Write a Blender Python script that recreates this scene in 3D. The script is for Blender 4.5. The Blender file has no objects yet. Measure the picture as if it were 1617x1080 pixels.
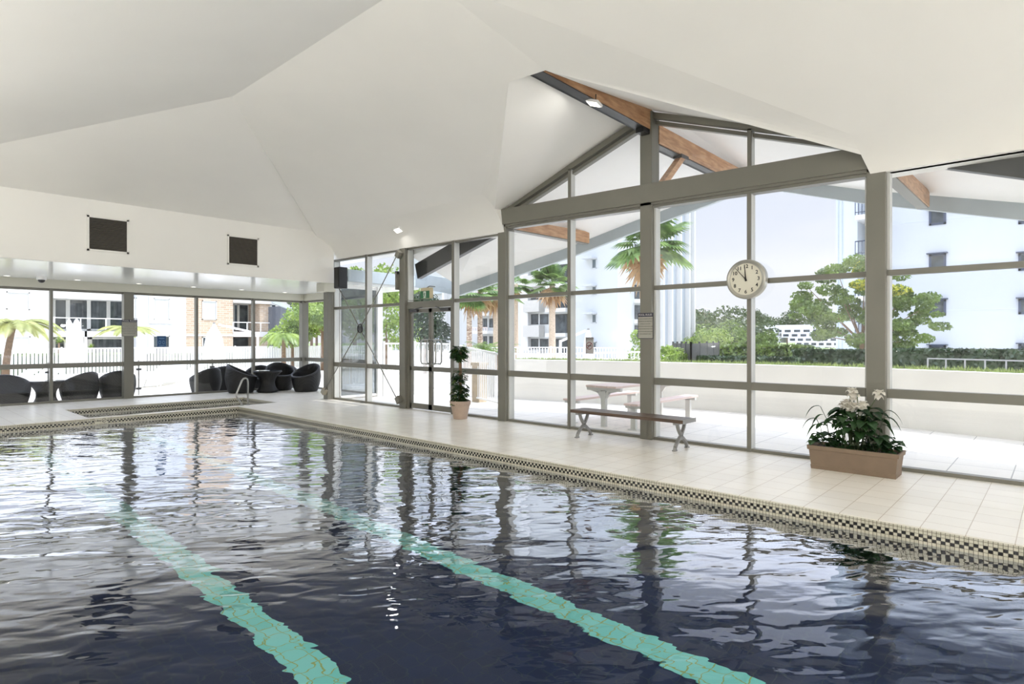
import bpy, bmesh, math, random
import numpy as np
from mathutils import Vector, Matrix
random.seed(7); rng = np.random.default_rng(7)
SC = bpy.context.scene
COL = SC.collection
PI = math.pi

# ------------------------------------------------------------------ camera
YAW = 42.52; FPX = 948.2; CY = 535.3
cam_d = bpy.data.cameras.new('camera'); cam = bpy.data.objects.new('camera', cam_d); COL.objects.link(cam)
cam.location = (0, 0, 1.6); cam.rotation_euler = (PI/2, 0, math.radians(YAW-90))
cam_d.sensor_width = 36; cam_d.lens = FPX/1617*36; cam_d.shift_y = (CY-540)/1617
cam_d.clip_start = .05; cam_d.clip_end = 900
SC.camera = cam
SC.view_settings.view_transform = 'Standard'; SC.view_settings.look = 'None'
SC.view_settings.gamma = 1; SC.view_settings.use_curve_mapping = False
SC.view_settings.exposure = 0.92
SC.cycles.max_bounces = 10; SC.cycles.diffuse_bounces = 5; SC.cycles.glossy_bounces = 4
SC.cycles.transmission_bounces = 6; SC.cycles.transparent_max_bounces = 24
SC.cycles.caustics_reflective = True; SC.cycles.caustics_refractive = True
SC.cycles.sample_clamp_indirect = 6.0
SC.cycles.use_denoising = True

# ------------------------------------------------------------------ world and sun
W = bpy.data.worlds.new('sky'); SC.world = W; W.use_nodes = True
nt = W.node_tree; nt.nodes.clear()
def wn(t, **k):
    n = nt.nodes.new(t)
    for a, b in k.items(): setattr(n, a, b)
    return n
out = wn('ShaderNodeOutputWorld'); bg = wn('ShaderNodeBackground'); tc = wn('ShaderNodeTexCoord')
sp = wn('ShaderNodeSeparateXYZ'); rmp = wn('ShaderNodeValToRGB'); nz = wn('ShaderNodeTexNoise'); mx = wn('ShaderNodeMixRGB')
mp = wn('ShaderNodeMapping'); mp.inputs['Scale'].default_value = (1, 1, 3.5)
nt.links.new(tc.outputs['Generated'], sp.inputs[0]); nt.links.new(sp.outputs['Z'], rmp.inputs[0])
rmp.color_ramp.elements[0].position = 0.0; rmp.color_ramp.elements[0].color = (.88, .905, .97, 1)
rmp.color_ramp.elements[1].position = .55; rmp.color_ramp.elements[1].color = (.64, .73, .97, 1)
nt.links.new(tc.outputs['Generated'], mp.inputs[0]); nt.links.new(mp.outputs[0], nz.inputs['Vector'])
nz.inputs['Scale'].default_value = 2.6; nz.inputs['Detail'].default_value = 5
cr = wn('ShaderNodeValToRGB'); cr.color_ramp.elements[0].position = .42; cr.color_ramp.elements[1].position = .75
nt.links.new(nz.outputs[0], cr.inputs[0]); nt.links.new(cr.outputs[0], mx.inputs[0])
nt.links.new(rmp.outputs[0], mx.inputs[1]); mx.inputs[2].default_value = (.93, .94, .97, 1)
mr = wn('ShaderNodeMapRange'); mr.inputs[1].default_value = .26; mr.inputs[2].default_value = .44; mr.inputs[3].default_value = .575; mr.inputs[4].default_value = 2.1
nt.links.new(sp.outputs['Z'], mr.inputs[0])
nt.links.new(mx.outputs[0], bg.inputs[0]); nt.links.new(mr.outputs[0], bg.inputs[1])
nt.links.new(bg.outputs[0], out.inputs[0])
sun_d = bpy.data.lights.new('sun', 'SUN'); sun = bpy.data.objects.new('sun', sun_d); COL.objects.link(sun)
sun_d.energy = 1.6; sun_d.angle = math.radians(.7); sun_d.color = (1, .96, .9)
sun.rotation_euler = (-Vector((.42, -.38, 1.1))).to_track_quat('-Z', 'Y').to_euler()
sun.location = (20, -20, 40)

# ------------------------------------------------------------------ pixel ray helpers: where a sight line meets a real plane
_a = math.radians(YAW); _C, _S = math.cos(_a), math.sin(_a)
def ray(x, y=CY):
    t = (x-808.5)/FPX
    return (_C+_S*t, _S-_C*t, -(y-CY)/FPX)
def onX(x, y, X):
    r = ray(x, y); return (X, r[1]*X/r[0], 1.6+r[2]*X/r[0])
def onY(x, y, Y):
    r = ray(x, y); return (r[0]*Y/r[1], Y, 1.6+r[2]*Y/r[1])
def at(x, y, d):
    r = ray(x, y); return (r[0]*d, r[1]*d, 1.6+r[2]*d)

# ------------------------------------------------------------------ mesh builder
class MB:
    def __init__(s): s.v = []; s.f = []; s.sm = False; s.mi = []
    def poly(s, pts):
        i = len(s.v); s.v += [tuple(p) for p in pts]; s.f.append(tuple(range(i, i+len(pts)))); return s
    def hexa(s, p):
        i = len(s.v); s.v += [tuple(q) for q in p]
        for f in ((0,3,2,1),(4,5,6,7),(0,1,5,4),(1,2,6,5),(2,3,7,6),(3,0,4,7)): s.f.append(tuple(i+k for k in f))
        return s
    def box(s, x0, x1, y0, y1, z0, z1):
        return s.hexa([(x0,y0,z0),(x1,y0,z0),(x1,y1,z0),(x0,y1,z0),(x0,y0,z1),(x1,y0,z1),(x1,y1,z1),(x0,y1,z1)])
    def obox(s, c, sz, rz=0):
        ca, sa = math.cos(rz), math.sin(rz); P = []
        for dz in (-1, 1):
            for dx, dy in ((-1,-1),(1,-1),(1,1),(-1,1)):
                x, y = dx*sz[0]/2, dy*sz[1]/2
                P.append((c[0]+x*ca-y*sa, c[1]+x*sa+y*ca, c[2]+dz*sz[2]/2))
        return s.hexa(P)
    def beam(s, p, q, w, h, up=(0,0,1)):
        p, q = Vector(p), Vector(q); d = (q-p).normalized(); u = Vector(up)
        r = d.cross(u)
        if r.length < 1e-4: r = d.cross(Vector((1,0,0)))
        r.normalize(); u = r.cross(d).normalized(); r *= w/2; u *= h/2
        return s.hexa([p-r-u, p+r-u, q+r-u, q-r-u, p-r+u, p+r+u, q+r+u, q-r+u])
    def prism(s, pts, off):
        n = len(pts); i = len(s.v); o = Vector(off)
        s.v += [tuple(p) for p in pts]; s.v += [tuple(Vector(p)+o) for p in pts]
        s.f.append(tuple(i+k for k in range(n))[::-1]); s.f.append(tuple(i+n+k for k in range(n)))
        for k in range(n):
            j = (k+1) % n; s.f.append((i+k, i+j, i+n+j, i+n+k))
        return s
    def tube(s, pts, r, n=8, caps=True):
        pts = [Vector(p) for p in pts]; m = len(pts)
        rs = r if isinstance(r, (list, tuple)) else [r]*m
        i0 = len(s.v); prev = None
        for k, p in enumerate(pts):
            d = (pts[min(k+1, m-1)]-pts[max(k-1, 0)]).normalized()
            if prev is None:
                a = d.cross(Vector((0,0,1)))
                if a.length < 1e-3: a = d.cross(Vector((1,0,0)))
            else: a = prev-d*prev.dot(d)
            a.normalize(); prev = a; b = d.cross(a)
            for j in range(n):
                t = 2*PI*j/n; s.v.append(tuple(p+(a*math.cos(t)+b*math.sin(t))*rs[k]))
        for k in range(m-1):
            for j in range(n):
                a = i0+k*n+j; b = i0+k*n+(j+1) % n; s.f.append((a, b, b+n, a+n))
        if caps:
            s.f.append(tuple(i0+j for j in range(n))[::-1]); s.f.append(tuple(i0+(m-1)*n+j for j in range(n)))
        return s
    def lathe(s, prof, c=(0,0,0), n=24, sx=1, sy=1, caps=True):
        i0 = len(s.v); m = len(prof)
        for r, z in prof:
            for j in range(n):
                t = 2*PI*j/n; s.v.append((c[0]+r*sx*math.cos(t), c[1]+r*sy*math.sin(t), c[2]+z))
        for k in range(m-1):
            for j in range(n):
                a = i0+k*n+j; b = i0+k*n+(j+1) % n; s.f.append((a, b, b+n, a+n))
        if caps:
            s.f.append(tuple(i0+j for j in range(n))[::-1]); s.f.append(tuple(i0+(m-1)*n+j for j in range(n)))
        return s
    def ball(s, c, r, n=12, m=8, sq=(1,1,1)):
        prof = [(max(1e-4, math.sin(PI*k/m)), -math.cos(PI*k/m)) for k in range(m+1)]
        i0 = len(s.v)
        s.lathe([(a*r, b*r) for a, b in prof], (0,0,0), n)
        for k in range(i0, len(s.v)):
            x, y, z = s.v[k]; s.v[k] = (c[0]+x*sq[0], c[1]+y*sq[1], c[2]+z*sq[2])
        return s
    def xf(s, M):
        s.v = [tuple(M @ Vector(p)) for p in s.v]; return s
    def join(s, o):
        i = len(s.v); s.v += list(o.v); s.f += [tuple(k+i for k in f) for f in o.f]; return s
    def build(s, name, m, parent=None, loc=None, smooth=False, bevel=0):
        """vertices are world coordinates; origin goes to loc (or the parent's place)"""
        base = Vector(loc) if loc is not None else (WP[parent.name] if parent is not None else Vector((0,0,0)))
        A = np.array(s.v, dtype=np.float32)-np.array(base, dtype=np.float32)
        me = bpy.data.meshes.new(name); me.from_pydata(A.tolist(), [], s.f)
        if m is not None: me.materials.append(m)
        if smooth:
            me.polygons.foreach_set('use_smooth', [True]*len(me.polygons))
        me.update()
        o = bpy.data.objects.new(name, me); COL.objects.link(o)
        if smooth == 'auto':
            me.set_sharp_from_angle(angle=math.radians(40))
        if parent is not None:
            o.parent = parent; o.location = base-WP[parent.name]
        else: o.location = base
        WP[o.name] = base
        if bevel:
            b = o.modifiers.new('b', 'BEVEL'); b.width = bevel; b.segments = 2; b.limit_method = 'ANGLE'
        return o
WP = {}
def tag(o, label=None, cat=None, group=None, kind=None):
    if label: o['label'] = label
    if cat: o['category'] = cat
    if group: o['group'] = group
    if kind: o['kind'] = kind
    return o
def empty(name, loc=(0,0,0), label=None, cat=None, group=None, kind=None):
    o = bpy.data.objects.new(name, None); COL.objects.link(o); o.location = loc; WP[o.name] = Vector(loc)
    o.empty_display_size = .1
    return tag(o, label, cat, group, kind)
def children(o): return [c for c in bpy.data.objects if c.parent == o]
def copy_tree(o, parent=None):
    c = o.copy(); COL.objects.link(c); WP[c.name] = WP[o.name]
    if parent is not None: c.parent = parent
    for ch in KIDS(o): copy_tree(ch, c)
    return c
def KIDS(o): return [c for c in list(COL.objects) if c.parent == o]
def place(o, loc, rz=0, label=None, s=None):
    o.location = loc; o.rotation_euler = (0, 0, rz)
    if s: o.scale = (s, s, s)
    if label: o['label'] = label
    return o

# ------------------------------------------------------------------ materials
def srgb(r, g, b):
    return tuple(((c/255)/12.92 if c/255 <= .04045 else ((c/255+.055)/1.055)**2.4) for c in (r, g, b))+(1,)
def newmat(name):
    m = bpy.data.materials.new(name); m.use_nodes = True; m.node_tree.nodes.clear(); return m
def mat(name, col, rough=.6, metal=0, var=.06, scale=3, bump=0, bscale=30, spec=.5, stretch=None, col2=None):
    m = newmat(name); t = m.node_tree; N = t.nodes.new; L = t.links.new
    o = N('ShaderNodeOutputMaterial'); p = N('ShaderNodeBsdfPrincipled'); L(p.outputs[0], o.inputs[0])
    c = srgb(*col)
    p.inputs['Roughness'].default_value = rough; p.inputs['Metallic'].default_value = metal
    p.inputs['Specular IOR Level'].default_value = spec
    co = N('ShaderNodeTexCoord'); mpn = N('ShaderNodeMapping'); L(co.outputs['Object'], mpn.inputs[0])
    if stretch: mpn.inputs['Scale'].default_value = stretch
    n = N('ShaderNodeTexNoise'); n.inputs['Scale'].default_value = scale; n.inputs['Detail'].default_value = 5
    L(mpn.outputs[0], n.inputs['Vector'])
    r = N('ShaderNodeValToRGB'); L(n.outputs[0], r.inputs[0])
    r.color_ramp.elements[0].position = .3; r.color_ramp.elements[1].position = .7
    c2 = srgb(*col2) if col2 else tuple(min(1, x*(1+var)) for x in c[:3])+(1,)
    r.color_ramp.elements[0].color = tuple(x*(1-var) for x in c[:3])+(1,); r.color_ramp.elements[1].color = c2
    L(r.outputs[0], p.inputs['Base Color'])
    if bump:
        b = N('ShaderNodeBump'); b.inputs['Strength'].default_value = bump; b.inputs['Distance'].default_value = .01
        n2 = N('ShaderNodeTexNoise'); n2.inputs['Scale'].default_value = bscale; L(mpn.outputs[0], n2.inputs['Vector'])
        L(n2.outputs[0], b.inputs['Height']); L(b.outputs[0], p.inputs['Normal'])
    return m
def math_node(t, op, a, b=None, c=None):
    n = t.nodes.new('ShaderNodeMath'); n.operation = op
    for i, x in enumerate((a, b, c)):
        if x is None: continue
        if isinstance(x, (int, float)): n.inputs[i].default_value = x
        else: t.links.new(x, n.inputs[i])
    return n.outputs[0]
def mixc(t, fac, a, b):
    n = t.nodes.new('ShaderNodeMixRGB')
    if isinstance(fac, (int, float)): n.inputs[0].default_value = fac
    else: t.links.new(fac, n.inputs[0])
    for i, x in ((1, a), (2, b)):
        if isinstance(x, tuple): n.inputs[i].default_value = x
        else: t.links.new(x, n.inputs[i])
    return n.outputs[0]
def grid_lines(t, u, size, w):
    """1 inside a joint of width w every size metres"""
    fr = math_node(t, 'FRACT', math_node(t, 'DIVIDE', u, size))
    a = math_node(t, 'LESS_THAN', fr, w/size)
    return a
def tile_mat(name, col, grout, sx, sy, w, ox=0, oy=0, rough=.45, var=.05, bump=.15, spec=.5, stain=False):
    m = newmat(name); t = m.node_tree; N = t.nodes.new; L = t.links.new
    o = N('ShaderNodeOutputMaterial'); p = N('ShaderNodeBsdfPrincipled'); L(p.outputs[0], o.inputs[0])
    g = N('ShaderNodeNewGeometry'); s = N('ShaderNodeSeparateXYZ'); L(g.outputs['Position'], s.inputs[0])
    X = math_node(t, 'ADD', s.outputs[0], 100+ox); Y = math_node(t, 'ADD', s.outputs[1], 100+oy)
    j = math_node(t, 'MAXIMUM', grid_lines(t, X, sx, w), grid_lines(t, Y, sy, w))
    wx = math_node(t, 'FLOOR', math_node(t, 'DIVIDE', X, sx)); wy = math_node(t, 'FLOOR', math_node(t, 'DIVIDE', Y, sy))
    cb = N('ShaderNodeCombineXYZ'); L(wx, cb.inputs[0]); L(wy, cb.inputs[1])
    wnz = N('ShaderNodeTexWhiteNoise'); L(cb.outputs[0], wnz.inputs['Vector'])
    nz = N('ShaderNodeTexNoise'); nz.inputs['Scale'].default_value = 2.2; nz.inputs['Detail'].default_value = 6
    L(g.outputs['Position'], nz.inputs['Vector'])
    v = math_node(t, 'ADD', math_node(t, 'MULTIPLY', wnz.outputs['Value'], .45), math_node(t, 'MULTIPLY', nz.outputs[0], .9))
    c = srgb(*col); dk = tuple(x*(1-var*2) for x in c[:3])+(1,); lt = tuple(min(1, x*(1+var)) for x in c[:3])+(1,)
    base = mixc(t, v, dk, lt)
    if stain:
        n3 = N('ShaderNodeTexNoise'); n3.inputs['Scale'].default_value = 1.1; n3.inputs['Detail'].default_value = 8
        mp3 = N('ShaderNodeMapping'); mp3.inputs['Scale'].default_value = (.8, 2.2, 1); L(g.outputs['Position'], mp3.inputs[0])
        L(mp3.outputs[0], n3.inputs['Vector'])
        f = math_node(t, 'MULTIPLY', math_node(t, 'GREATER_THAN', n3.outputs[0], .64), .25)
        f = math_node(t, 'MULTIPLY', f, math_node(t, 'GREATER_THAN', s.outputs[1], 14.0))
        base = mixc(t, f, base, srgb(120, 110, 92))
    L(mixc(t, j, base, srgb(*grout)), p.inputs['Base Color'])
    p.inputs['Roughness'].default_value = rough; p.inputs['Specular IOR Level'].default_value = spec
    b = N('ShaderNodeBump'); b.inputs['Strength'].default_value = bump; b.inputs['Distance'].default_value = .004
    L(math_node(t, 'SUBTRACT', math_node(t, 'MULTIPLY', nz.outputs[0], .4), j), b.inputs['Height']); L(b.outputs[0], p.inputs['Normal'])
    return m
def band_mat():
    m = newmat('mosaic_band'); t = m.node_tree; N = t.nodes.new; L = t.links.new
    o = N('ShaderNodeOutputMaterial'); p = N('ShaderNodeBsdfPrincipled'); L(p.outputs[0], o.inputs[0])
    g = N('ShaderNodeNewGeometry'); s = N('ShaderNodeSeparateXYZ'); L(g.outputs['Position'], s.inputs[0])
    u = math_node(t, 'DIVIDE', math_node(t, 'ADD', math_node(t, 'ADD', s.outputs[0], s.outputs[1]), 100), .031)
    v = math_node(t, 'DIVIDE', math_node(t, 'MULTIPLY', s.outputs[2], -1), .028)
    fu, fv = math_node(t, 'FRACT', u), math_node(t, 'FRACT', v)
    ju = math_node(t, 'LESS_THAN', fu, .12); jv = math_node(t, 'LESS_THAN', fv, .12); j = math_node(t, 'MAXIMUM', ju, jv)
    iu, iv = math_node(t, 'FLOOR', u), math_node(t, 'FLOOR', v)
    par = math_node(t, 'MODULO', math_node(t, 'ADD', iu, iv), 2)
    row = math_node(t, 'MULTIPLY', math_node(t, 'GREATER_THAN', iv, 1.5), math_node(t, 'LESS_THAN', iv, 3.5))
    blk = math_node(t, 'MULTIPLY', math_node(t, 'GREATER_THAN', par, .5), row)
    wnz = N('ShaderNodeTexWhiteNoise'); cb = N('ShaderNodeCombineXYZ'); L(iu, cb.inputs[0]); L(iv, cb.inputs[1]); L(cb.outputs[0], wnz.inputs['Vector'])
    base = mixc(t, wnz.outputs['Value'], srgb(196, 192, 172), srgb(214, 210, 192))
    base = mixc(t, blk, base, srgb(14, 14, 16))
    deep = math_node(t, 'GREATER_THAN', iv, 4.5)
    base = mixc(t, deep, base, mixc(t, wnz.outputs['Value'], srgb(22, 34, 54), srgb(30, 44, 66)))
    base = mixc(t, j, base, mixc(t, deep, srgb(84, 78, 62), srgb(18, 24, 34)))
    L(base, p.inputs['Base Color']); p.inputs['Roughness'].default_value = .25
    return m
def pool_mat(name, c1, c2, grout):
    m = newmat(name); t = m.node_tree; N = t.nodes.new; L = t.links.new
    o = N('ShaderNodeOutputMaterial'); p = N('ShaderNodeBsdfPrincipled'); L(p.outputs[0], o.inputs[0])
    g = N('ShaderNodeNewGeometry'); s = N('ShaderNodeSeparateXYZ'); L(g.outputs['Position'], s.inputs[0])
    S = .125
    u, v = [math_node(t, 'DIVIDE', math_node(t, 'ADD', s.outputs[k], 100), S) for k in (0, 1)]
    j = math_node(t, 'MAXIMUM', math_node(t, 'LESS_THAN', math_node(t, 'FRACT', u), .06), math_node(t, 'LESS_THAN', math_node(t, 'FRACT', v), .06))
    cb = N('ShaderNodeCombineXYZ'); L(math_node(t, 'FLOOR', u), cb.inputs[0]); L(math_node(t, 'FLOOR', v), cb.inputs[1])
    wnz = N('ShaderNodeTexWhiteNoise'); L(cb.outputs[0], wnz.inputs['Vector'])
    L(mixc(t, j, mixc(t, wnz.outputs['Value'], srgb(*c1), srgb(*c2)), srgb(*grout)), p.inputs['Base Color'])
    p.inputs['Roughness'].default_value = .5
    return m
def glass_mat(name='pane_glass', tint=(.985, .99, .988, 1), f0=.035, f1=.55):
    """thin pane: mirror share rises towards grazing view, the rest passes straight through"""
    m = newmat(name); t = m.node_tree; N = t.nodes.new; L = t.links.new
    o = N('ShaderNodeOutputMaterial'); a = N('ShaderNodeBsdfTransparent'); g = N('ShaderNodeBsdfGlossy')
    ge = N('ShaderNodeNewGeometry'); v = N('ShaderNodeVectorMath'); v.operation = 'DOT_PRODUCT'
    L(ge.outputs['Incoming'], v.inputs[0]); L(ge.outputs['Normal'], v.inputs[1])
    c = math_node(t, 'SUBTRACT', 1, math_node(t, 'ABSOLUTE', v.outputs['Value']))
    f = math_node(t, 'ADD', f0, math_node(t, 'MULTIPLY', math_node(t, 'POWER', c, 5), f1))
    x = N('ShaderNodeMixShader'); a.inputs[0].default_value = tint; g.inputs['Roughness'].default_value = 0
    L(f, x.inputs[0]); L(a.outputs[0], x.inputs[1]); L(g.outputs[0], x.inputs[2]); L(x.outputs[0], o.inputs[0])
    return m
def water_mat():
    m = newmat('pool_water'); t = m.node_tree; N = t.nodes.new; L = t.links.new
    o = N('ShaderNodeOutputMaterial'); g = N('ShaderNodeBsdfRefraction'); g.inputs['IOR'].default_value = 1.333
    g.inputs['Roughness'].default_value = 0; g.inputs['Color'].default_value = (.90, .96, 1, 1)
    gl = N('ShaderNodeBsdfGlossy'); gl.inputs['Roughness'].default_value = 0; mixs = N('ShaderNodeMixShader')
    gl.inputs[0].default_value = (.93, .95, 1, 1)
    ge = N('ShaderNodeNewGeometry')
    def noise(scale, rot, st, detail=1.5, dist=.0):
        mpn = N('ShaderNodeMapping'); mpn.vector_type = 'TEXTURE'; mpn.inputs['Scale'].default_value = st; mpn.inputs['Rotation'].default_value = (0, 0, rot)
        L(ge.outputs['Position'], mpn.inputs[0])
        n = N('ShaderNodeTexNoise'); n.inputs['Scale'].default_value = scale; n.inputs['Detail'].default_value = detail
        n.inputs['Roughness'].default_value = .35; n.inputs['Distortion'].default_value = dist
        L(mpn.outputs[0], n.inputs['Vector']); return n.outputs[0]
    # long swells crossing the sight line, plus small lively ripples
    a = noise(2.6, math.radians(-50), (2.2, 1, 1), 1.0, .5)
    b = noise(7, math.radians(-38), (2.0, 1, 1), 1.0, .6)
    c = noise(17, math.radians(-58), (1.6, 1, 1), 1.0, .3)
    h = math_node(t, 'ADD', math_node(t, 'MULTIPLY', a, WAVE[0]), math_node(t, 'ADD', math_node(t, 'MULTIPLY', b, WAVE[1]), math_node(t, 'MULTIPLY', c, WAVE[2])))
    bp = N('ShaderNodeBump'); bp.inputs['Strength'].default_value = 1; bp.inputs['Distance'].default_value = 1
    L(h, bp.inputs['Height'])
    for k in (g, gl): L(bp.outputs[0], k.inputs['Normal'])
    v = N('ShaderNodeVectorMath'); v.operation = 'DOT_PRODUCT'
    L(ge.outputs['Incoming'], v.inputs[0]); L(bp.outputs[0], v.inputs[1])
    c = math_node(t, 'SUBTRACT', 1, math_node(t, 'MINIMUM', math_node(t, 'ABSOLUTE', v.outputs['Value']), 1))
    rp = N('ShaderNodeValToRGB'); L(c, rp.inputs[0]); E_ = rp.color_ramp.elements
    pts_ = [(0, .02), (.45, .03), (.57, .045), (.63, .10), (.67, .42), (.72, .64), (.80, .72), (.88, .80), (.97, 1)]
    E_[0].position, E_[1].position = pts_[0][0], pts_[-1][0]
    for q_ in pts_[1:-1]: E_.new(q_[0])
    for e_, q_ in zip(E_, pts_): e_.color = (q_[1],)*3+(1,)
    f = rp.outputs[0]
    L(math_node(t, 'MINIMUM', f, .97), mixs.inputs[0]); L(g.outputs[0], mixs.inputs[1]); L(gl.outputs[0], mixs.inputs[2]); L(mixs.outputs[0], o.inputs[0])
    return m
FILL_POWER = 25  # base power of the added fill lamps on the hall walls
WAVE = (.0175, .0060, .0007)
def wood_mat(name, c1, c2, axis=0, rough=.45):
    st = [6, 6, 6]; st[axis] = .5
    return mat(name, c1, rough=rough, var=.15, scale=3, stretch=tuple(st), col2=c2, bump=.15, bscale=12)
def leaf_mat(name, c1, c2, tr=.35):
    m = newmat(name); t = m.node_tree; N = t.nodes.new; L = t.links.new
    o = N('ShaderNodeOutputMaterial'); d = N('ShaderNodeBsdfDiffuse'); tl = N('ShaderNodeBsdfTranslucent'); x = N('ShaderNodeMixShader')
    gl = N('ShaderNodeBsdfGlossy'); gl.inputs['Roughness'].default_value = .35; x2 = N('ShaderNodeMixShader'); x2.inputs[0].default_value = .06
    co = N('ShaderNodeTexCoord'); n = N('ShaderNodeTexNoise'); n.inputs['Scale'].default_value = 1.7; n.inputs['Detail'].default_value = 4
    L(co.outputs['Object'], n.inputs['Vector'])
    r = N('ShaderNodeValToRGB'); L(n.outputs[0], r.inputs[0]); r.color_ramp.elements[0].position = .35; r.color_ramp.elements[1].position = .65
    r.color_ramp.elements[0].color = srgb(*c1); r.color_ramp.elements[1].color = srgb(*c2)
    for k in (d, tl): L(r.outputs[0], k.inputs[0])
    x.inputs[0].default_value = tr; L(d.outputs[0], x.inputs[1]); L(tl.outputs[0], x.inputs[2])
    L(x.outputs[0], x2.inputs[1]); L(gl.outputs[0], x2.inputs[2]); L(x2.outputs[0], o.inputs[0])
    return m
def emit_mat(name, col, s):
    m = newmat(name); t = m.node_tree; o = t.nodes.new('ShaderNodeOutputMaterial'); e = t.nodes.new('ShaderNodeEmission')
    e.inputs[0].default_value = srgb(*col); e.inputs[1].default_value = s; t.links.new(e.outputs[0], o.inputs[0]); return m
def weave_mat():
    m = mat('black_wicker', (18, 17, 17), rough=.55, var=.25, scale=60); t = m.node_tree; N = t.nodes.new; L = t.links.new
    p = [n for n in t.nodes if n.type == 'BSDF_PRINCIPLED'][0]
    w1 = N('ShaderNodeTexWave'); w1.bands_direction = 'Z'; w1.inputs['Scale'].default_value = 14
    w2 = N('ShaderNodeTexWave'); w2.bands_direction = 'DIAGONAL'; w2.inputs['Scale'].default_value = 9
    co = N('ShaderNodeTexCoord'); L(co.outputs['Object'], w1.inputs[0]); L(co.outputs['Object'], w2.inputs[0])
    b = N('ShaderNodeBump'); b.inputs['Strength'].default_value = .5; b.inputs['Distance'].default_value = .01
    L(math_node(t, 'MULTIPLY', w1.outputs['Fac'], w2.outputs['Fac']), b.inputs['Height']); L(b.outputs[0], p.inputs['Normal'])
    return m

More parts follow.
